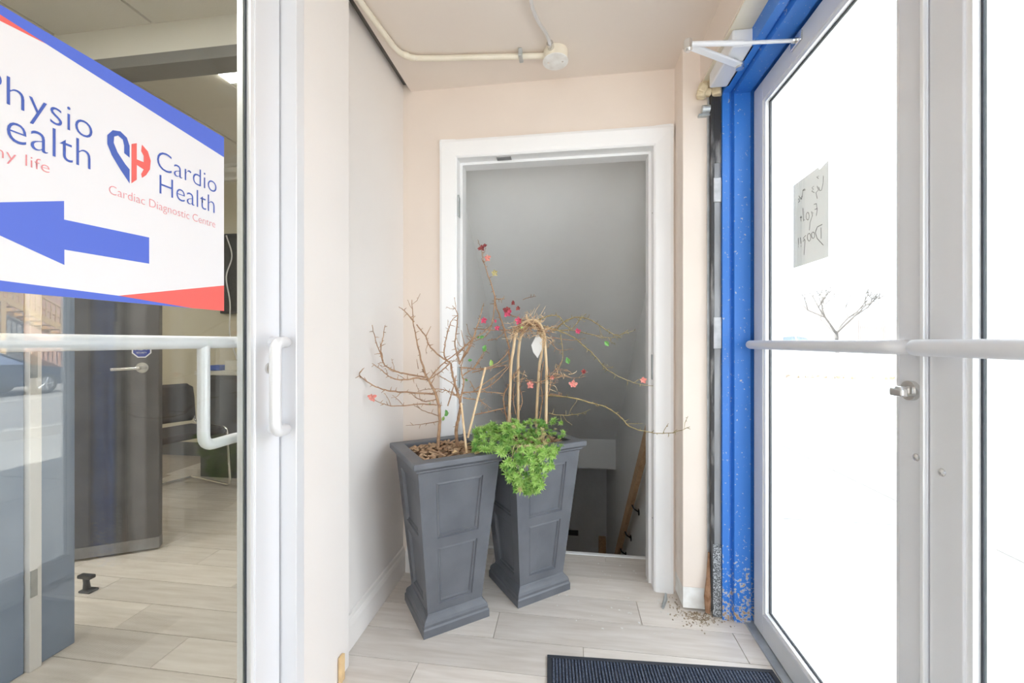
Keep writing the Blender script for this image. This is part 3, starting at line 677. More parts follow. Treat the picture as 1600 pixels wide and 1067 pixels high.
br = [
 ([(510,995),(522,850),(518,740),(490,650),(455,585),(420,520)], .0075,.004, 0,.0),
 ([(455,585),(380,575),(300,585),(230,570),(180,530),(120,487)], .0042,.0014, 0,-.13),
 ([(440,570),(320,550),(250,530),(195,495),(170,430),(140,350),(120,258)], .0042,.0014, 0,-.14),
 ([(185,475),(172,400),(185,330),(198,258)], .003,.0012, -.08,.0),
 ([(440,560),(410,460),(385,350),(365,240),(357,108)], .0045,.0014, 0,-.05),
 ([(370,240),(320,180),(278,150)], .003,.0013, -.03,-.02),
 ([(385,255),(440,330),(460,380),(520,440),(585,482)], .0028,.0036, -.03,.04),
 ([(440,325),(470,265)], .0022,.001, 0,0),
 ([(500,670),(350,660),(260,655),(180,640),(90,595),(45,550),(68,517)], .0042,.0014, 0,-.24),
 ([(505,735),(400,730),(250,742),(180,725),(130,702)], .0032,.0013, 0,-.15),
 ([(515,700),(440,712),(385,692),(350,662)], .003,.0014, 0,.05),
 ([(522,830),(430,848),(320,857)], .0026,.001, 0,.08),
 ([(515,800),(420,765),(370,738)], .0024,.001, 0,.06),
 ([(630,985),(620,880),(640,790),(645,720),(625,650),(600,560),(590,490)], .008,.0042, .03,0),
 ([(590,490),(550,440),(560,340),(590,240),(630,200)], .0036,.0012, .03,.03),
 ([(640,480),(615,380),(625,270),(628,190),(598,143)], .0036,.0013, .03,-.04),
 ([(640,490),(720,340),(760,220),(785,130)], .0036,.0012, .03,.05),
 ([(620,440),(700,360),(740,330),(800,290),(850,230)], .0034,.0013, .03,.08),
 ([(650,470),(700,400),(740,300)], .003,.0012, .03,-.04),
 ([(645,710),(665,600),(650,520),(670,400),(650,288)], .004,.0012, .03,-.03),
 ([(660,560),(740,500),(790,430)], .003,.0012, .03,.0),
 ([(650,660),(760,650),(860,590),(940,500)], .0034,.0014, .03,.12),
 ([(660,690),(760,710),(830,757)], .003,.0012, .03,.05),
 ([(640,510),(800,520),(930,470)], .003,.0013, .03,.13),
 ([(455,585),(530,500),(640,410),(720,340)], .0034,.0016, 0,.05),
 ([(580,490),(520,540),(460,585)], .003,.0026, .03,-.03),
 ([(700,590),(740,660),(790,742)], .0022,.001, .05,.02),
 ([(645,690),(590,660),(530,640),(450,640),(390,655)], .0028,.0012, .03,-.05),
 ([(520,560),(600,610),(640,650)], .0022,.0014, 0,.03),
 ([(395,520),(385,460)], .002,.0009, 0,0),
 ([(570,740),(600,640),(620,560)], .003,.002, .02,.02)]
for pts, r0, r1, dy, bow in br: branch(s1, [zA(p) for p in pts], r0, r1, YA+dy, bow, 'bark')
bract(s1, zA((118,688)), YA-.16, 'coral', .014); bract(s1, zA((118,688)), YA-.16, 'coral', .012)
for p, m, rz, l in (((780,410),'leaf',.4,.026),((835,500),'leaf2',-.3,.026),((760,335),'leaf',1.2,.02),((550,800),'leaf',.9,.022),((570,790),'leaf',-.6,.022),((540,830),'leaf2',.2,.02),((690,470),'leaf',1.4,.018),((690,590),'leaf',-1.2,.014),((455,735),'leaf',.9,.012)):
    leafo(s1, zA(p), YA+.03, m, l, rz, -.3)
for i, (p, q) in enumerate(((( 683,1020),(650,722)),((690,930),(795,510)))):
    A0, A1 = atY(*zA(p), YA-.06+.05*i), atY(*zA(q), YA+.02+.05*i)
    tag(MB().tube([A0, A0.lerp(A1,.5), A1], .0048, 8).build('bamboo_stake', 'bamboo', smooth=True), ('short bamboo stake leaning left in the nearer planter', 'taller bamboo stake leaning right in the nearer planter')[i], 'stake')
s2 = thing('flowering_shrub', (-.18, YC, .66), 'sprawling thin-branched shrub with dried pink flowers on the hoop', 'shrub')
br2 = [
 (zC,[(262,470),(258,300),(262,120),(250,-60)], .006,.004,0,0),
 (zB,[(255,840),(200,650),(160,540),(150,460),(110,340),(80,250),(60,160),(64,108)], .0045,.0014,0,-.03),
 (zB,[(152,470),(142,600),(100,740),(0,795)], .0034,.0013,0,-.1),
 (zB,[(160,490),(200,490),(222,488)], .0028,.0016,0,0),
 (zB,[(430,655),(540,610),(610,615),(650,670),(700,700),(740,660),(805,595)], .0034,.0013,0,-.06),
 (zB,[(590,710),(650,650),(740,620),(830,635),(900,680),(960,720),(1030,750),(1105,712)], .0034,.0013,0,-.12),
 (zB,[(560,715),(720,715),(850,745),(960,765),(1060,762)], .003,.0011,0,-.04),
 (zB,[(560,765),(700,782),(800,770)], .0024,.001,0,.03),
 (zB,[(500,680),(690,750),(780,820),(860,890),(920,960),(962,1000),(1050,1048),(1170,1095),(1282,1110)], .0034,.0012,0,-.10),
 (zC,[(530,262),(700,280),(850,320),(950,350),(1050,420),(1120,490),(1230,520),(1330,535),(1440,525),(1545,488)], .0036,.0012,0,-.22),
 (zC,[(540,390),(600,405),(700,403),(790,385),(832,362)], .0022,.001,0,-.05),
 (zB,[(0,700),(120,710),(250,710),(340,685)], .0024,.002,0,0),
 (zB,[(240,590),(330,630),(410,655)], .0026,.002,0,0),
 (zB,[(100,785),(170,770),(240,710)], .0022,.0016,0,0),
 (zB,[(540,780),(600,850),(712,848)], .0024,.001,0,-.05),
 (zB,[(620,740),(637,900),(600,1000)], .0026,.0012,0,-.06),
 (zB,[(-5,995),(60,890),(100,850)], .0028,.001,-.1,.02),
 (zB,[(-10,995),(130,970),(220,900),(262,840)], .0028,.002,-.1,.1),
 (zC,[(-10,100),(110,70),(240,45)], .0026,.002,-.08,.07),
 (zC,[(0,230),(120,150),(245,55)], .0026,.002,-.1,.1),
 (zC,[(-10,240),(100,240),(225,250)], .0026,.002,-.1,.1),
 (zC,[(240,450),(213,290),(250,190),(335,55)], .004,.002,0,-.02),
 (zC,[(0,405),(130,375),(232,350)], .0026,.003,-.06,.06),
 (zC,[(370,160),(460,170),(560,130),(632,15)], .003,.0014,-.02,0),
 (zC,[(300,400),(282,290),(290,180)], .003,.002,.02,0),
 (zC,[(330,370),(350,300),(330,200),(365,85)], .0026,.0014,0,0),
 (zC,[(465,450),(490,300),(480,150),(500,20)], .0034,.002,.01,0),
 (zC,[(530,470),(525,300),(550,180),(530,60)], .0034,.002,.01,0),
 (zC,[(545,255),(620,262),(630,245)], .003,.001,0,-.03),
 (zB,[(350,495),(400,478),(445,468)], .0016,.001,-.02,0),
 (zB,[(0,770),(40,640),(72,520)], .0026,.001,-.06,0),
 (zC,[(560,140),(640,130),(720,140),(800,128)], .0022,.0009,0,-.04)]
for i, (cv, pts, r0, r1, dy, bow) in enumerate(br2): branch(s2, [cv(p) for p in pts], r0, r1, YC+dy, bow, 'bark_o' if i in (4,5,6,8,9,10,15) else 'bark')
# tangle of fine twigs round the hoop
for i in range(70):
    a_ = random.uniform(0, math.pi); cx, cyy = 395-115*math.cos(a_), 770-110*math.sin(a_)
    pts = [(cx,cyy)]; ang = random.uniform(0,6.28)
    for k in range(3):
        ang += random.uniform(-.8,.8); pts.append((pts[-1][0]+math.cos(ang)*random.uniform(15,42), pts[-1][1]+math.sin(ang)*random.uniform(12,34)))
    branch(s2, [zB(p) for p in pts], .0020, .0009, YC+random.uniform(-.05,.03), random.uniform(-.03,.03), 'bamboo' if i % 3 else 'bark', spurs=(i % 2 == 0))
for i in range(34):
    cx, cyy = random.choice(((560,120),(600,90),(650,110),(540,190),(300,160),(380,120)))
    pts = [(cx+random.uniform(-30,30),cyy+random.uniform(-30,30))]; ang = random.uniform(0,6.28)
    for k in range(2):
        ang += random.uniform(-.8,.8); pts.append((pts[-1][0]+math.cos(ang)*random.uniform(18,45), pts[-1][1]+math.sin(ang)*random.uniform(12,36)))
    branch(s2, [zC(p) for p in pts], .0018, .0008, YC+random.uniform(-.06,.0), 0, 'bamboo' if i % 2 else 'bark', spurs=False)
for cv, p, m, s_ in ((zB,(60,125),'darkred',.011),(zB,(80,108),'darkred',.008),(zB,(42,130),'darkred',.006),(zB,(97,195),'coral',.012),(zB,(243,585),'pink',.017),(zB,(238,565),'darkred',.012),(zB,(322,645),'pink',.012),(zB,(283,518),'darkred',.008),
        (zB,(318,556),'darkred',.009),(zB,(72,640),'pink',.012),(zB,(168,695),'pink',.010),(zB,(155,648),'pink',.006),(zB,(742,720),'pink',.010),(zC,(787,92),'darkred',.008),(zC,(710,185),'coral',.013),(zC,(407,188),'coral',.014),(zC,(560,135),'coral',.008),(zC,(1208,157),'coral',.011),(zB,(150,305),'sprigC',.012)):
    bract(s2, cv(p), YC-.03 if p[0] < 1000 else YC-.09, m, s_*1.15); bract(s2, cv(p), YC-.025 if p[0] < 1000 else YC-.085, m, s_*.95)
for cv, p, m, rz, l in ((zB,(68,868),'leaf',.5,.026),(zB,(130,975),'leaf2',-.2,.028),(zB,(42,768),'leaf',-1.0,.018),(zB,(680,955),'leaf',-.3,.032),(zB,(935,790),'leaf',2.4,.030),(zC,(70,770),'leaf',.2,.026),(zB,(335,700),'leaf2',.9,.014)):
    leafo(s2, cv(p), YC-.05, m, l, rz, -.3)
# bamboo hoop (two bent canes)
hoop = thing('bamboo_hoop', (-.18, YC, .66), 'bent bamboo cane hoop standing in the doorway planter', 'trellis')
h1 = [zC((250,500)),zC((262,200)),zC((268,40)),zB((285,850)),zB((300,750)),zB((345,672)),zB((410,642)),zB((465,660)),zB((500,730)),zB((512,850)),zC((520,60)),zC((520,250)),zC((516,500))]
h2 = [zC((318,480)),zC((318,200)),zC((318,40)),zB((322,860)),zB((338,760)),zB((382,690)),zB((430,672)),zB((472,720)),zB((490,800)),zB((482,900)),zC((470,60)),zC((455,300)),zC((447,490))]
for h, dy in ((h1, -.02), (h2, .03)):
    MB().tube(catmull([atY(p[0], p[1], YC+dy) for p in h], 5), .0066, 8).build('cane', 'bamboo', hoop, smooth=True)
cA = atY(*zB((430,655)), YC); 
mb = MB()
for k in range(7):
    a_ = k/6*2-1; c = atY(*zB((400+a_*85, 665+55*a_*a_)), YC-.01)
    mb.tube([c+Vector((.02*math.cos(t),.028*math.sin(t)+.005,.006*math.sin(t*2+k))) for t in [i*2*math.pi/10 for i in range(11)]], .0022, 5)
mb.build('twine_wrap', 'bark', hoop)
tp = [atY(*zB(q), YC+.015) for q in ((455,735),(412,820),(425,870),(458,912),(487,850),(490,780))]
tag(MB().add(tp+[q+Vector((0,.001,0)) for q in tp], [(0,1,2,3,4,5),(11,10,9,8,7,6)]+[(i,(i+1)%6,6+(i+1)%6,6+i) for i in range(6)]).build('plant_tag', 'tag'), 'white plastic plant tag hanging inside the bamboo hoop', 'plant tag')
# trailing greenery
def sprig_mesh(name, m, n, L_):
    mb = MB()
    for k in range(n):
        az = k*2.4; el = .15+.9*(k/n); l = L_*random.uniform(.7,1.1)
        R_ = Matrix.Rotation(az,4,'Z') @ Matrix.Rotation(-el,4,'Y')
        mb.add([R_ @ Vector(q) for q in ((0,0,0),(.45*l,-.12*l,.04*l),(1.0*l,0,-.08*l),(.45*l,.12*l,.04*l))], [(0,1,2,3)])
    me = D.meshes.new(name); me.from_pydata(mb.v, [], mb.f); me.materials.append(M[m]); return me
SPR = [sprig_mesh('sprig', 'sprigA', 22, .019), sprig_mesh('sprig', 'sprigB', 20, .018), sprig_mesh('sprig', 'sprigA', 18, .022), sprig_mesh('sprig', 'sprigC', 18, .015)]
def sprig(parent, c, s=1.0, w3=.08, down=0.0):
    me = SPR[3] if random.random() < w3 else random.choice(SPR[:3])
    o = D.objects.new('sprig', me); COL.objects.link(o); o.parent = parent; o.matrix_parent_inverse = parent_inv(parent)
    o.location = c; o.rotation_euler = (random.uniform(.2,1.1)+down, random.uniform(-.6,.6), random.uniform(-.8,.8)); o.scale = (s,)*3
g1 = thing('green_groundcover', (-.35, 1.66, .66), 'low bright green groundcover in the corner of the nearer planter', 'plant')
for i in range(130):
    zx, zy = random.uniform(5,250), random.uniform(455,660)
    if zy < 470+((zx-130)/120)**2*50: zy += 40
    p = zC((zx, zy)); Y = 1.60+.16*(1-(zy-455)/205)+random.uniform(-.02,.02)
    c = atY(p[0], p[1], Y); c.z = max(c.z, .675)
    sprig(g1, c, random.uniform(.8,1.25), .03)
for i in range(14):
    c0 = atY(*zC((random.uniform(30,220), 650)), 1.66); e = c0+Vector((random.uniform(-.03,.03), random.uniform(-.03,.03), random.uniform(.03,.07)))
    MB().tube([Vector((c0.x,c0.y,.655)), e], [.0018,.0012], 5).build('stem', 'sprigB', g1)
g2 = thing('trailing_greenery', (-.2, 1.78, .66), 'trailing green and straw plant spilling over the doorway planter rim', 'plant')
for i in range(140):
    zx, zy = random.gauss(430,95), random.uniform(440,680)
    zx = min(max(zx,255),640); p = zC((zx, zy)); Y = 1.70+.16*(1-(zy-440)/240)+random.uniform(-.02,.02)+(.05 if zx > 520 else 0)
    c = atY(p[0], p[1], Y); 
    sprig(g2, c, random.uniform(.75,1.2), .38 if 430 < zx < 590 and 500 < zy < 640 else .08)
for i in range(150):
    t = random.random(); zy = 640+t*320; hw_ = 150*(1-t)**.7+65; cx = 395-25*t
    zx = cx+random.uniform(-1,1)*hw_; p = zC((zx, zy)); Y = 1.600-.035*random.random()
    sprig(g2, atY(p[0], p[1], Y), random.uniform(.8,1.25), .05, .5)
for i in range(40):
    p = zC((random.uniform(215,330), random.uniform(470,680))); sprig(g2, atY(p[0], p[1], 1.66+random.uniform(-.02,.03)), random.uniform(.8,1.2), .15)
for i in range(26):
    c0 = atY(*zC((random.uniform(280,520), 600)), 1.75); e = atY(*zC((random.uniform(250,520), random.uniform(680,900))), 1.615)
    MB().tube(catmull([Vector((c0.x,c0.y,.665)), Vector(((c0.x+e.x)/2, 1.62, .715)), e], 4), .0015, 5).build('stem', 'sprigC', g2)
for k, p in enumerate(((655,955),(608,940),(585,1010),(740,975))):
    q = atY(*zA(p), 1.60 if k else 1.64); q.z = .68
    mb = MB().add([q+Vector(v) for v in ((-.012,0,0),(0,-.012,.004),(.014,-.004,.010),(.016,.010,.004),(-.002,.013,.012))], [(0,1,2,3,4)])
    if k in (1, 3): tag(mb.build('dry_leaf', 'rawwood'), ('', 'curled tan dry leaf on the soil between the shrub stems', '', 'tan dry leaf on the soil beside the bamboo stakes')[k], 'leaf')

# ================================================================== DOORMAT AND FLOOR DEBRIS
dm = thing('door_mat', (.3, 1.2, 0), 'ribbed navy carpet door mat before the street doors', 'doormat'); 
RT = Matrix.Translation((-.075,1.474,0)) @ Matrix.Rotation(math.radians(2.8),4,'Z')
mb = MB().box(0,.768,-.62,0,0.0005,.004, RT); mb.build('rubber_backing', 'rubber', dm, .001)
for bx in ((0,.768,-.016,0),(0,.768,-.62,-.604),(0,.016,-.604,-.016),(.752,.768,-.604,-.016)):
    MB().box(bx[0],bx[1],bx[2],bx[3],.004,.0075, RT).build('rubber_edging', 'rubber', dm, .002)
mb = MB(); n = 66
for i in range(n):
    x0 = .018+i*(.732/n); mb.prism([(x0,.004),(x0+.0016,.0095),(x0+.0062,.0095),(x0+.0078,.004)], 'y', -.602, -.018)
mb.v = [tuple(RT @ Vector(v)) for v in mb.v]
o = mb.build('ribbed_pile', 'mat', dm); o['kind'] = 'stuff'
mb = MB()
for i in range(260):
    x = random.gauss(.52,.05); y_ = random.gauss(1.80,.045)
    if x > .472 and y_ > 1.797: y_ = 1.797-random.random()*.05
    if x < .40 or y_ > 1.92: continue
    s_ = random.uniform(.001,.0036); c = Vector((x, y_, s_*.6))
    mb.box(-s_,s_,-s_*.6,s_*.6,-s_*.5,s_*.5, Matrix.Translation(c) @ Matrix.Rotation(random.uniform(0,6),4,'Z'))
tag(mb.build('rubble', 'dirt'), 'dirt and crumbs where the casing meets the wall end', 'debris', kind='stuff')
mb = MB()
for i in range(40):
    c = Vector((random.uniform(-.05,.42), random.uniform(1.62,2.17), .001)); s_ = random.uniform(.0015,.0045)
    mb.box(-s_,s_,-s_*.7,s_*.7,-.0006,.0006, Matrix.Translation(c) @ Matrix.Rotation(random.uniform(0,6),4,'Z'))
tag(mb.build('paint_chips', 'primer'), 'white paint flecks scattered on the plank floor', 'debris', kind='stuff')
tag(MB().tube([(.395,1.80,.006),(.42,1.86,.007),(.43,1.90,.006)], [.006,.008,.005], 6).build('metal_strip', 'galv'), 'small crushed metal strip beside the casing foot', 'metal strip')

# ================================================================== CLINIC BEHIND THE LEFT DOOR
CZ = 2.8
struct(boxo('wall_clinic_far', 'clinic', -5.1, -.81, 3.6, 3.7, 0, CZ+.1), 'cream wall at the back of the clinic')
struct(boxo('wall_clinic_side', 'clinic', -.95, -.81, 2.05, 3.7, 0, CZ+.1), 'cream side wall of the clinic')
struct(boxo('wall_clinic_left', 'clinic', -5.1, -5.0, -1.45, 3.7, 0, CZ+.1), 'cream wall on the clinic left')
struct(boxo('wall_clinic_near', 'clinic', -5.0, -.93, -1.45, -1.35, 0, CZ+.1), 'cream wall on the clinic near side')
struct(boxo('wall_clinic_upper', 'clinic', -.93, -.80, -1.45, 3.6, 2.6, CZ+.1), 'cream upper wall of the clinic')
cc = struct(boxo('ceiling_clinic', 'tbar', -5.1, -.80, -1.45, 3.7, CZ+.02, CZ+.1), 'tiled clinic ceiling')
boxo_me = MB().box(0,.592,0,1.202,CZ+.004,CZ+.02)
first = None
for ix in range(6):
    for iy in range(4):
        x0 = -4.60+ix*.61; y0 = -1.38+iy*1.21
        if ix == 5 and iy == 2: continue
        if ix in (1, 4) and iy == 1: continue
        if first is None:
            first = boxo_me.build('ceiling_tile', 'clinic_ceil', cc); first.location = (x0, y0, 0)
        else:
            o = first.copy(); COL.objects.link(o); o.location = (x0, y0, 0)
def added_panel(x0, y0, label):  # extra fixtures out of view, added to light the clinic
    t = thing('ceiling_light', (x0+.3, y0+.6, CZ), label, 'ceiling light', 'clinic ceiling lights')
    boxo('diffuser', 'lamp', x0+.02, x0+.572, y0+.02, y0+1.182, CZ+.002, CZ+.018, t)
    MB().box(x0,x0+.02,y0,y0+1.202,CZ,CZ+.02).box(x0+.572,x0+.592,y0,y0+1.202,CZ,CZ+.02).box(x0+.02,x0+.572,y0,y0+.02,CZ,CZ+.02).box(x0+.02,x0+.572,y0+1.182,y0+1.202,CZ,CZ+.02).build('frame', 'tbar', t)
added_panel(-3.99, -1.38+1.21, 'added lit ceiling panel, out of view, on the far left of the clinic')
added_panel(-2.16, -1.38+1.21, 'added lit ceiling panel, out of view, over the front of the clinic')
sl_ = thing('ceiling_light', (-1.56, 2.28, CZ), 'narrow lit ceiling fitting behind the clinic bulkhead', 'ceiling light', 'clinic ceiling lights')
boxo('diffuser', 'lamp', -2.15, -.97, 2.21, 2.36, CZ-.012, CZ+.002, sl_); boxo('frame', 'tbar', -2.16, -.96, 2.20, 2.37, CZ+.002, CZ+.02, sl_)
struct(boxo('trim_bulkhead', 'tbar', -5.0, -.95, 1.88, 1.98, 2.64, CZ+.02), 'pale bulkhead across the clinic ceiling')
struct(boxo('trim_bulkhead_band', 'beam', -5.0, -.95, 1.87, 1.985, 2.58, 2.64), 'dark band under the clinic bulkhead')
struct(boxo('trim_cornice', 'tbar', -5.0, -.95, 3.56, 3.6, 2.70, CZ+.02, bevel=.004), 'pale cornice along the clinic back wall')
struct(boxo('baseboard_clinic', 'counter', -5.0, -.95, 3.585, 3.6, 0, .13), 'dark baseboard along the clinic back wall')
# charcoal door standing open
dd = thing('door_6', (-2.6, 1.74, 0), 'charcoal inner door standing open in the clinic', 'door', kind='structure')
pA, pB = Vector((-2.21,1.96,0)), Vector((-3.00,1.512,0))
ax = (pB-pA).normalized(); ay = Vector((-ax.y, ax.x, 0));
if ay.x*1+ay.y*(-1) < 0: ay = -ay      # ay points toward the vestibule side (+x,-y)
MD = Matrix(((ax.x, ay.x, 0, pA.x),(ax.y, ay.y, 0, pA.y),(0,0,1,0),(0,0,0,1)))
MB().box(0,.908,-.022,.022,.07,2.1, MD).build('slab', 'darkdoor', dd, .004)
MB().box(0,.908,-.0225,.0225,.012,.07, MD).build('sweep', 'greysteel', dd, .002)
MB().cyl(MD @ Vector((.07,.022,.99)), MD @ Vector((.07,.032,.99)), .028, 20).build('rose', 'steel', dd, smooth=True)
MB().tube(fillet([MD @ Vector((.07,.03,.99)), MD @ Vector((.07,.075,.99)), MD @ Vector((.18,.075,.985))], .012), .009, 10).build('lever', 'steel', dd, smooth=True)
st = MB(); oc = [MD @ Vector((.075+.045*math.cos(math.pi/8+k*math.pi/4), .0228, 1.085+.045*math.sin(math.pi/8+k*math.pi/4))) for k in range(8)]
oc2 = [MD @ Vector((.075+.039*math.cos(math.pi/8+k*math.pi/4), .0231, 1.085+.039*math.sin(math.pi/8+k*math.pi/4))) for k in range(8)]
stk = MB().add(oc, [tuple(range(8))]).build('sticker_border', 'paper_w', dd); MB().add(oc2, [tuple(range(8))]).build('sticker_face', 'adt', stk)
def free_text(body, m, mtx, width, cap, parent, name='lettering'):
    cu = D.curves.new('txt', 'FONT'); cu.body = body; cu.size = 1.0; cu.resolution_u = 3
    ob = D.objects.new('txt', cu); COL.objects.link(ob); bpy.context.view_layer.update()
    me = D.meshes.new_from_object(ob.evaluated_get(bpy.context.evaluated_depsgraph_get())); D.objects.remove(ob)
    xs = [v.co.x for v in me.vertices]; x0, x1 = min(xs), max(xs)
    for v in me.vertices: v.co = mtx @ Vector(((v.co.x-(x0+x1)/2)*width/(x1-x0), 0, v.co.y*cap/.7))
    me.materials.clear(); me.materials.append(M[m]); me.name = name
    return link(name, me, parent)
# text must read left-to-right from the vestibule: +u runs toward pA from the door's far end
MT = Matrix(((-ax.x, ay.x, 0, 0),(-ax.y, ay.y, 0, 0),(0,0,1,0),(0,0,0,1)))
MT.translation = MD @ Vector((.075,.0236,1.083))
free_text('ADT', 'paper_w', MT, .056, .020, stk)
MT2 = MT.copy(); MT2.translation = MD @ Vector((.075,.0236,1.066))
free_text('SECURITY', 'paper_w', MT2, .044, .008, stk)
struct(boxo('wall_clinic_stub', 'clinic', -3.14, -3.0, 1.40, 1.60, 0, CZ+.02), 'cream door post in the clinic')
# blue-grey partition with white hinge post
bg_ = thing('wall_clinic_partition', (-1.85, .8, 0), 'blue-grey partition panel with a white post inside the clinic', 'partition', kind='structure')
boxo('panel', 'bluegrey', -1.93, -1.835, .15, 1.155, 0, 2.1, bg_, .003); boxo('panel', 'bluegrey', -1.93, -1.835, 1.195, 1.30, 0, 2.1, bg_, .003)
boxo('white_post', 'white', -1.93, -1.818, 1.158, 1.192, 0, 2.1, bg_, .003)
for z in (.30, 1.05, 1.8): boxo('hinge', 'galv', -1.8185, -1.815, 1.160, 1.178, z-.045, z+.045, bg_)
# floor door stop
ds = thing('door_stop', (-2.15, 1.57, 0), 'black floor door stop before the charcoal door', 'door stop')
boxo('base', 'blackplastic', -2.18, -2.12, 1.555, 1.595, 0, .010, ds, .003); MB().tube([(-2.16,1.575,.012),(-2.155,1.57,.045),(-2.155,1.57,.065)], [.014,.011,.013], 12).build('stud', 'blackplastic', ds, smooth=True)
boxo('pad', 'blackplastic', -2.19, -2.12, 1.557, 1.583, .062, .078, ds, .004)
# visitor chair with sled base
ch = thing('visitor_chair', (-2.92, 2.70, 0), 'charcoal visitor chair with chrome sled frame in the clinic', 'chair')
CM = Matrix.Translation((-2.92,2.70,0)) @ Matrix.Rotation(math.radians(74),4,'Z')   # local -Y = front
def cpt(*v): return CM @ Vector(v)
mb = MB(); n = 10; vs = []; fs = []
for i in range(n+1):
    u = -1+2*i/n
    for z, yy, hw_ in ((.49,.205,.20),(.53,.212,.225),(.68,.235,.23),(.76,.245,.225),(.79,.248,.19)):
        vs.append(cpt(u*hw_, yy-.03*(u*u), z))
m5 = 5
for i in range(n):
    for k in range(4): fs.append((i*m5+k,(i+1)*m5+k,(i+1)*m5+k+1,i*m5+k+1))
mb.add(vs, fs); bk = mb.build('backrest', 'charcoal', ch, smooth=True); sm = bk.modifiers.new('thick','SOLIDIFY'); sm.thickness = .03
MB().box(-.22,.22,-.24,.20,.42,.465, CM).build('seat', 'charcoal', ch, .018, seg=3)
for s_ in (-1, 1):
    MB().tube(fillet([cpt(s_*.24,.235,.70),cpt(s_*.24,.20,.46),cpt(s_*.24,-.22,.46),cpt(s_*.24,-.26,.012),cpt(s_*.24,.26,.012)], .05), .0095, 10).build('sled_frame', 'chrome', ch, smooth=True)
MB().cyl(cpt(-.24,.25,.012), cpt(.24,.25,.012), .009, 10).build('cross_bar', 'chrome', ch, smooth=True); MB().cyl(cpt(-.24,-.05,.415), cpt(.24,-.05,.415), .009, 10).build('cross_bar', 'chrome', ch, smooth=True)
# reception counter
ct = thing('reception_counter', (-1.8, 3.2, 0), 'dark clinic counter with pale top at the back wall', 'counter')
boxo('front', 'counter', -3.05, -.96, 3.04, 3.58, .0, .85, ct, .003); boxo('top', 'lighttop', -3.08, -.955, 3.01, 3.59, .85, .885, ct, .005)
for x0 in (-3.05,-2.53,-2.01,-1.49): boxo('panel', 'counter', x0+.02, x0+.50, 3.032, 3.04, .08, .82, ct, .002)
bxo = thing('tissue_box', (-2.73, 3.14, .885), 'pale tissue box on the clinic counter', 'box')
boxo('carton', 'lighttop', -2.86, -2.60, 3.08, 3.21, .886, .97, bxo, .004)
mb = MB().tube([(-2.74,3.14,.968),(-2.73,3.13,1.0),(-2.75,3.15,1.03)], [.03,.045,.012], 7); mb.build('tissue', 'paper_w', bxo)
tag(boxo('blue_box', 'p_navy', -3.0, -2.90, 3.07, 3.17, .886, .93, bevel=.004), 'small blue box at the end of the clinic counter', 'box')
bk_ = thing('supply_basket', (-2.43, 3.15, .885), 'brown basket of supplies on the clinic counter', 'basket')
MB().box(-2.54,-2.32,3.06,3.24,.886,.99).build('tray', 'wood', bk_, .006)
for i in range(5): boxo('packet', ('lighttop','p_pink','wood')[i % 3], -2.53+i*.042, -2.495+i*.042, 3.08, 3.22, .99, 1.03+.015*(i % 3), bk_, .002)
tv = thing('wall_screen', (-3.0, 3.58, 1.8), 'dark flat screen on the clinic back wall', 'screen')
boxo('casing', 'blackplastic', -3.34, -2.35, 3.54, 3.6, 1.40, 2.17, tv, .006); boxo('display', 'screen', -3.32, -2.37, 3.536, 3.542, 1.42, 2.15, tv)
MB().tube(catmull([(-3.26,3.53,2.15),(-3.20,3.53,1.95),(-3.26,3.53,1.75),(-3.22,3.53,1.5),(-3.24,3.55,1.2),(-3.18,3.57,.95)], 6), .006, 6).build('cable', 'paper_w', tv, smooth=True)

# ================================================================== OUTSIDE
struct(boxo('roof_slab', 'roof', -5.2, .85, -1.6, 6.6, 2.9, 3.4), 'flat roof of the building')
struct(boxo('wall_facade', 'beige2', .80, .86, 1.79, 6.6, -.5, 2.9), 'street facade beyond the doors'); struct(boxo('wall_facade_near', 'beige2', .80, .86, -1.6, .10, -.5, 2.9), 'street facade before the doors')
struct(boxo('wall_facade_head', 'beige2', .80, .86, .10, 1.79, 2.15, 2.9), 'street facade over the doors')
struct(boxo('wall_shell_back', 'roof', -5.2, .80, 6.4, 6.6, -3, 2.9), 'outer back wall'); struct(boxo('wall_shell_clinic', 'roof', -5.2, -.93, 3.7, 3.9, -.5, 2.9), 'outer wall behind the clinic')
struct(boxo('ceiling_void', 'roof', -.95, .80, -1.45, 6.4, 2.6, 2.62), 'deck above the ceiling')
walk = struct(boxo('floor_outside', 'asphalt', .80, 9.3, -14, 15, -.6, -.05), 'paved forecourt outside')
struct(boxo('floor_outside_far', 'asphalt', .80, 12.5, 15, 34, -.6, -.05), 'far end of the paved forecourt')
sl = None
for i in range(3):
    for k in range(13):
        x0, y0 = .83+i*1.52, -3.2+k*1.52
        if sl is None:
            sl = MB().box(.004,1.512,.004,1.512,-.06,-.02).build('pavement_slab', 'concrete', walk, .004); sl.location = (x0,y0,0)
        else:
            o = sl.copy(); COL.objects.link(o); o.location = (x0,y0,0)
struct(boxo('floor_outside_front', 'concrete', -14, .80, -14, -1.46, -.6, -.03), 'pavement before the added window')
struct(boxo('ground', 'asphalt', 9.3, 60, -40, 70, -.8, -.53), 'lower car park beyond the forecourt')
struct(boxo('kerb', 'concrete', 9.1, 9.34, -14, 15, -.55, -.03), 'pale kerb along the forecourt edge')
ck_ = MB()
for i in range(14):
    a0 = math.pi*.5+i*math.pi/13*.9
    c = Vector((6.0+1.3*math.cos(a0), 4.5+1.3*math.sin(a0), 0)); ck_.box(-.09,.09,-.16,.16,-.05,.10, Matrix.Translation(c) @ Matrix.Rotation(a0,4,'Z'))
tag(ck_.build('round_kerb', 'concrete', bevel=.01), 'curved concrete kerb on the pavement seen through the right leaf', 'kerb')
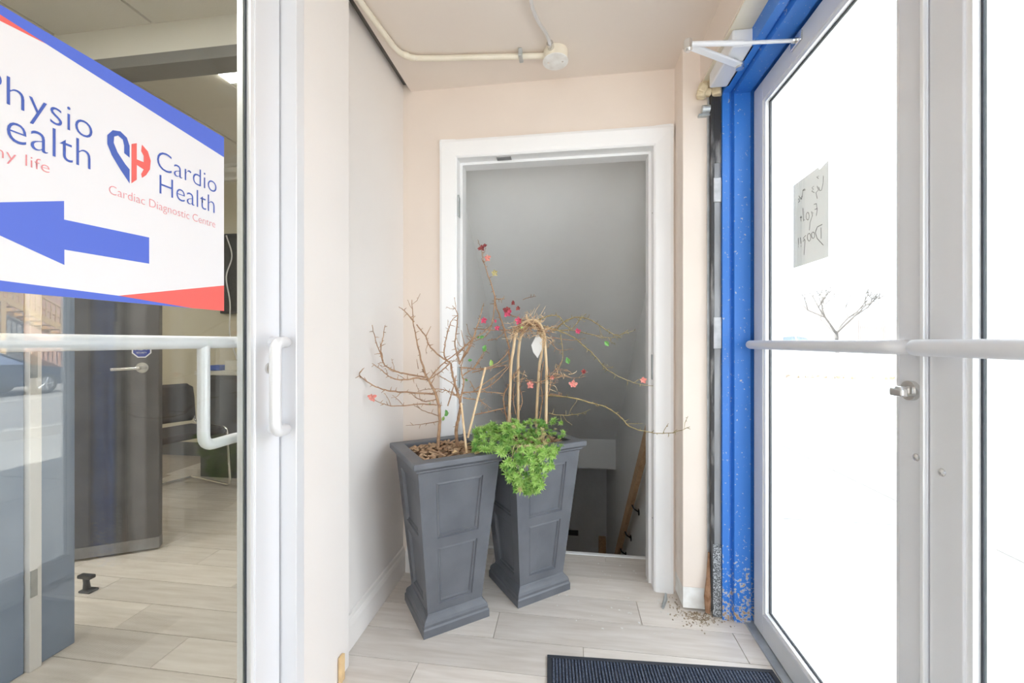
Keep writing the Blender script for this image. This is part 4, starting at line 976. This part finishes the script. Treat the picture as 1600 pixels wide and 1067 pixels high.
def car(loc, rz, paint, label):
    t = thing('car', loc, label, 'car', 'parked cars'); t.rotation_euler = (0,0,rz); bpy.context.view_layer.update()
    mtx = Matrix.Translation(loc) @ Matrix.Rotation(rz,4,'Z')      # local +Y = nose
    prof = [(-2.25,.30),(-2.30,.62),(-2.22,.90),(-1.75,.98),(.95,.96),(1.75,.84),(2.18,.70),(2.28,.48),(2.22,.28)]
    def loft(prof, half):
        m = MB(); vs = []; n = len(prof)
        secs = ((-half,.93),(-half*.97,1.0),(0,1.02),(half*.97,1.0),(half,.93))
        for x, s_ in secs:
            for y_, z in prof: vs.append(mtx @ Vector((x, y_*(1 if abs(x) < half else .985), .30+(z-.30)*s_)))
        fs = []
        for a_ in range(4):
            for i in range(n): fs.append((a_*n+i,a_*n+(i+1)%n,(a_+1)*n+(i+1)%n,(a_+1)*n+i))
        fs += [tuple(range(n)), tuple(4*n+i for i in range(n-1,-1,-1))]
        return m.add(vs, fs)
    loft(prof, .88).build('body', paint, t, .04, True, 3)
    gp = [(-1.75,.95),(-1.15,1.38),(-.2,1.43),(.35,1.38),(1.10,.94)]
    m = MB(); vs = []; n = 5
    for sx in (-1,1):
        for (y_, z) in gp: vs.append(mtx @ Vector((sx*(.82-.22*(z-.94)/.49), y_, z)))
    m.add(vs, [(0,1,2,3,4),(9,8,7,6,5)]+[(i,(i+1)%5,5+(i+1)%5,5+i) for i in range(5)]).build('cabin_glass', 'carglass', t, .03)
    m = MB()
    for sx in (-1,1):
        for a_, b_ in ((0,1),(1,2),(2,3),(3,4)):
            m.tube([vs[a_+(5 if sx > 0 else 0)], vs[b_+(5 if sx > 0 else 0)]], .035, 6)
        m.cyl(mtx @ Vector((sx*.80,-.25,.96)), mtx @ Vector((sx*.61,-.25,1.41)), .035, 6)
    m.add([vs[1],vs[2],vs[3],vs[8],vs[7],vs[6]], [(0,1,2,3,4,5)]); m.build('roof_frame', paint, t)
    for y_ in (-1.38,1.40):
        for sx in (-1,1):
            wv = MB().cyl(mtx @ Vector((sx*.70,y_,.325)), mtx @ Vector((sx*.905,y_,.325)), .325, 24).build('wheel', 'tyre', t, .02, True)
            rm = MB().cyl(mtx @ Vector((sx*.90,y_,.325)), mtx @ Vector((sx*.908,y_,.325)), .225, 24)
            rm.build('rim', 'greysteel', wv, smooth=True)
            sp = MB()
            for k in range(5):
                a0 = k*2*math.pi/5; sp.tube([mtx @ Vector((sx*.912,y_,.325)), mtx @ Vector((sx*.912,y_+.21*math.cos(a0),.325+.21*math.sin(a0)))], .024, 5)
            sp.build('spokes', 'silver', wv)
    return t
car((15.7, 9.45, -.53), 0, 'carpaint', 'dark blue parked car mirrored in the clinic door glass')
car((9.3, 19.2, -.05), math.radians(-62), 'carpaint2', 'white parked car outside behind the push bar')
# peach building with timber stair (mirrored in the clinic door glass)
bl = thing('neighbour_building', (30, 18, -.53), 'peach rendered building across the car park', 'building')
boxo('wall', 'brick', 26.0, 34, 6, 30, -.53, 7.5, bl); boxo('base_wall', 'fence', 25.7, 26.0, 10.5, 17.2, -.53, 2.7, bl)
for y_ in (12.5, 19.6, 23): 
    wn = boxo('window', 'carglass', 25.96, 26.02, y_, y_+1.1, 3.9, 5.2, bl); MB().box(25.93,26.03,y_-.06,y_,3.84,5.26).box(25.93,26.03,y_+1.1,y_+1.16,3.84,5.26).box(25.93,26.03,y_,y_+1.1,5.2,5.26).build('window_frame', 'white', wn)
ts = thing('timber_stair', (24.3, 16, -.53), 'yellow timber outdoor stair on the peach building', 'stairs')
S0, S1 = Vector((24.2,15.3,3.05)), Vector((24.2,21.2,-.4))
for x in (23.7, 24.9):
    MB().add([Vector((x+dx, P_.y, P_.z+dz)) for P_ in (S0,S1) for dx, dz in ((-.03,-.16),(.03,-.16),(.03,.14),(-.03,.14))], [(0,1,2,3),(4,7,6,5),(0,4,5,1),(1,5,6,2),(2,6,7,3),(3,7,4,0)]).build('stringer', 'yellowwood', ts)
    MB().tube([Vector((x,S0.y,S0.z+1.0)), Vector((x,S1.y,S1.z+1.0))], .05, 6).build('handrail', 'yellowwood', ts)
    MB().tube([Vector((x,S0.y-3,S0.z+1.0)), Vector((x,S0.y,S0.z+1.0))], .05, 6).build('handrail', 'yellowwood', ts)
    for k in range(30):
        q = S0.lerp(S1, (k+.5)/30); MB().box(x-.025,x+.025,q.y-.025,q.y+.025,q.z+.1,q.z+1.0).build('baluster', 'yellowwood', ts)
    for k in range(14): MB().box(x-.025,x+.025,12.4+k*.21,12.45+k*.21,3.1,4.05).build('baluster', 'yellowwood', ts)
for k in range(17):
    q = S0.lerp(S1, (k+.5)/17); MB().box(23.7,24.9,q.y-.14,q.y+.14,q.z-.02,q.z+.03).build('tread', 'yellowwood', ts)
boxo('landing', 'yellowwood', 23.6, 25.7, 12.3, 15.35, 2.95, 3.1, ts)
for x, y_ in ((23.7,15.2),(24.9,15.2),(23.7,12.4)): boxo('post', 'yellowwood', x-.08, x+.08, y_-.08, y_+.08, -.53, 2.95, ts)
tag(boxo('low_wall', 'concrete', 5.5, 21.5, 16.3, 16.55, -.53, .70, bevel=.01), 'low pale wall outside in front of the white car', 'wall')
# bare tree, fences, garden bed, low houses straight outside
tr = thing('bare_tree', (11.9, 18.4, -.5), 'leafless young tree outside behind the street door', 'tree')
base = Vector((11.0*.93, 18.6*.93, -.05))
def grow(p, d, l, r, depth, mb):
    q = p+d*l; mb.tube([p, p.lerp(q,.5)+Vector((random.uniform(-1,1),random.uniform(-1,1),0))*l*.04, q], [r, r*.85, r*.7], 6)
    if depth == 0: return
    for k in range(3):
        nd = (d+Vector((random.uniform(-.8,.8),random.uniform(-.8,.8),random.uniform(-.05,.5)))).normalized(); grow(q, nd, l*random.uniform(.62,.82), r*.62, depth-1, mb)
MB().tube([base, base+Vector((.02,.02,.8)), base+Vector((0,.05,1.6))], [.09,.075,.065], 8).build('trunk', 'treebark', tr)
for k in range(4):
    mb = MB(); a0 = k*1.6+.4; grow(base+Vector((0,.05,1.5)), Vector((math.cos(a0)*.8,math.sin(a0)*.8,.8)).normalized(), .85, .045, 3, mb); mb.build('branch', 'treebark', tr)
def fence(x0, y0, x1, y1, label):
    t = thing('picket_fence', (x0,y0,-.53), label, 'fence'); A_, B_ = Vector((x0,y0,0)), Vector((x1,y1,0)); n = int((B_-A_).length/.16); mb = MB()
    ang = math.atan2(y1-y0, x1-x0)
    for i in range(n):
        c = A_.lerp(B_, i/n); mb.box(-.06,.06,-.012,.012,-.53,2.3+.04*(i % 3), Matrix.Translation(c) @ Matrix.Rotation(ang,4,'Z'))
    o = mb.build('pickets', 'fence', t); o['kind'] = 'stuff'
    for z in (.3,1.9): MB().box(0,(B_-A_).length,.012,.05,z,z+.09, Matrix.Translation(A_) @ Matrix.Rotation(ang,4,'Z')).build('fence_rail', 'fence', t)
    for i in range(0, n, 14): MB().box(-.05,.05,.012,.11,-.53,2.4, Matrix.Translation(A_.lerp(B_, i/n)) @ Matrix.Rotation(ang,4,'Z')).build('fence_post', 'fence', t)
fence(15.5, 24.5, 19, 26.5, 'weathered board fence outside right of the bare tree'); fence(15.8, 17.4, 19.6, 20.6, 'weathered board fence outside beyond the right door leaf')
hs = thing('low_house', (12, 33, 0), 'low pale house far outside behind the tree', 'house')
boxo('wall', 'plaster_w', 10, 20, 32, 38, -.1, 2.6, hs); MB().prism([(9.6,2.6),(20.4,2.6),(15,4.2)], 'y', 31.7, 38.3).build('roof', 'fence', hs)
for x0 in (11.2, 14, 17): boxo('window', 'brick', x0, x0+1.0, 31.96, 32.02, .9, 2.0, hs)
gb = MB()
for i in range(500):
    u = random.random(); c = Vector((6.5+6.0*u+random.uniform(-.4,.4), 15.0+random.uniform(-.5,.5)-1.0*u, -.04)); s_ = random.uniform(.02,.07)
    gb.box(-s_,s_,-s_,s_,0,s_*1.2, Matrix.Translation(c) @ Matrix.Rotation(random.uniform(0,3),4,'Z'))
tag(gb.build('garden_bed', 'dirt'), 'strip of mulch and stones outside below the tree', 'garden bed', kind='stuff')
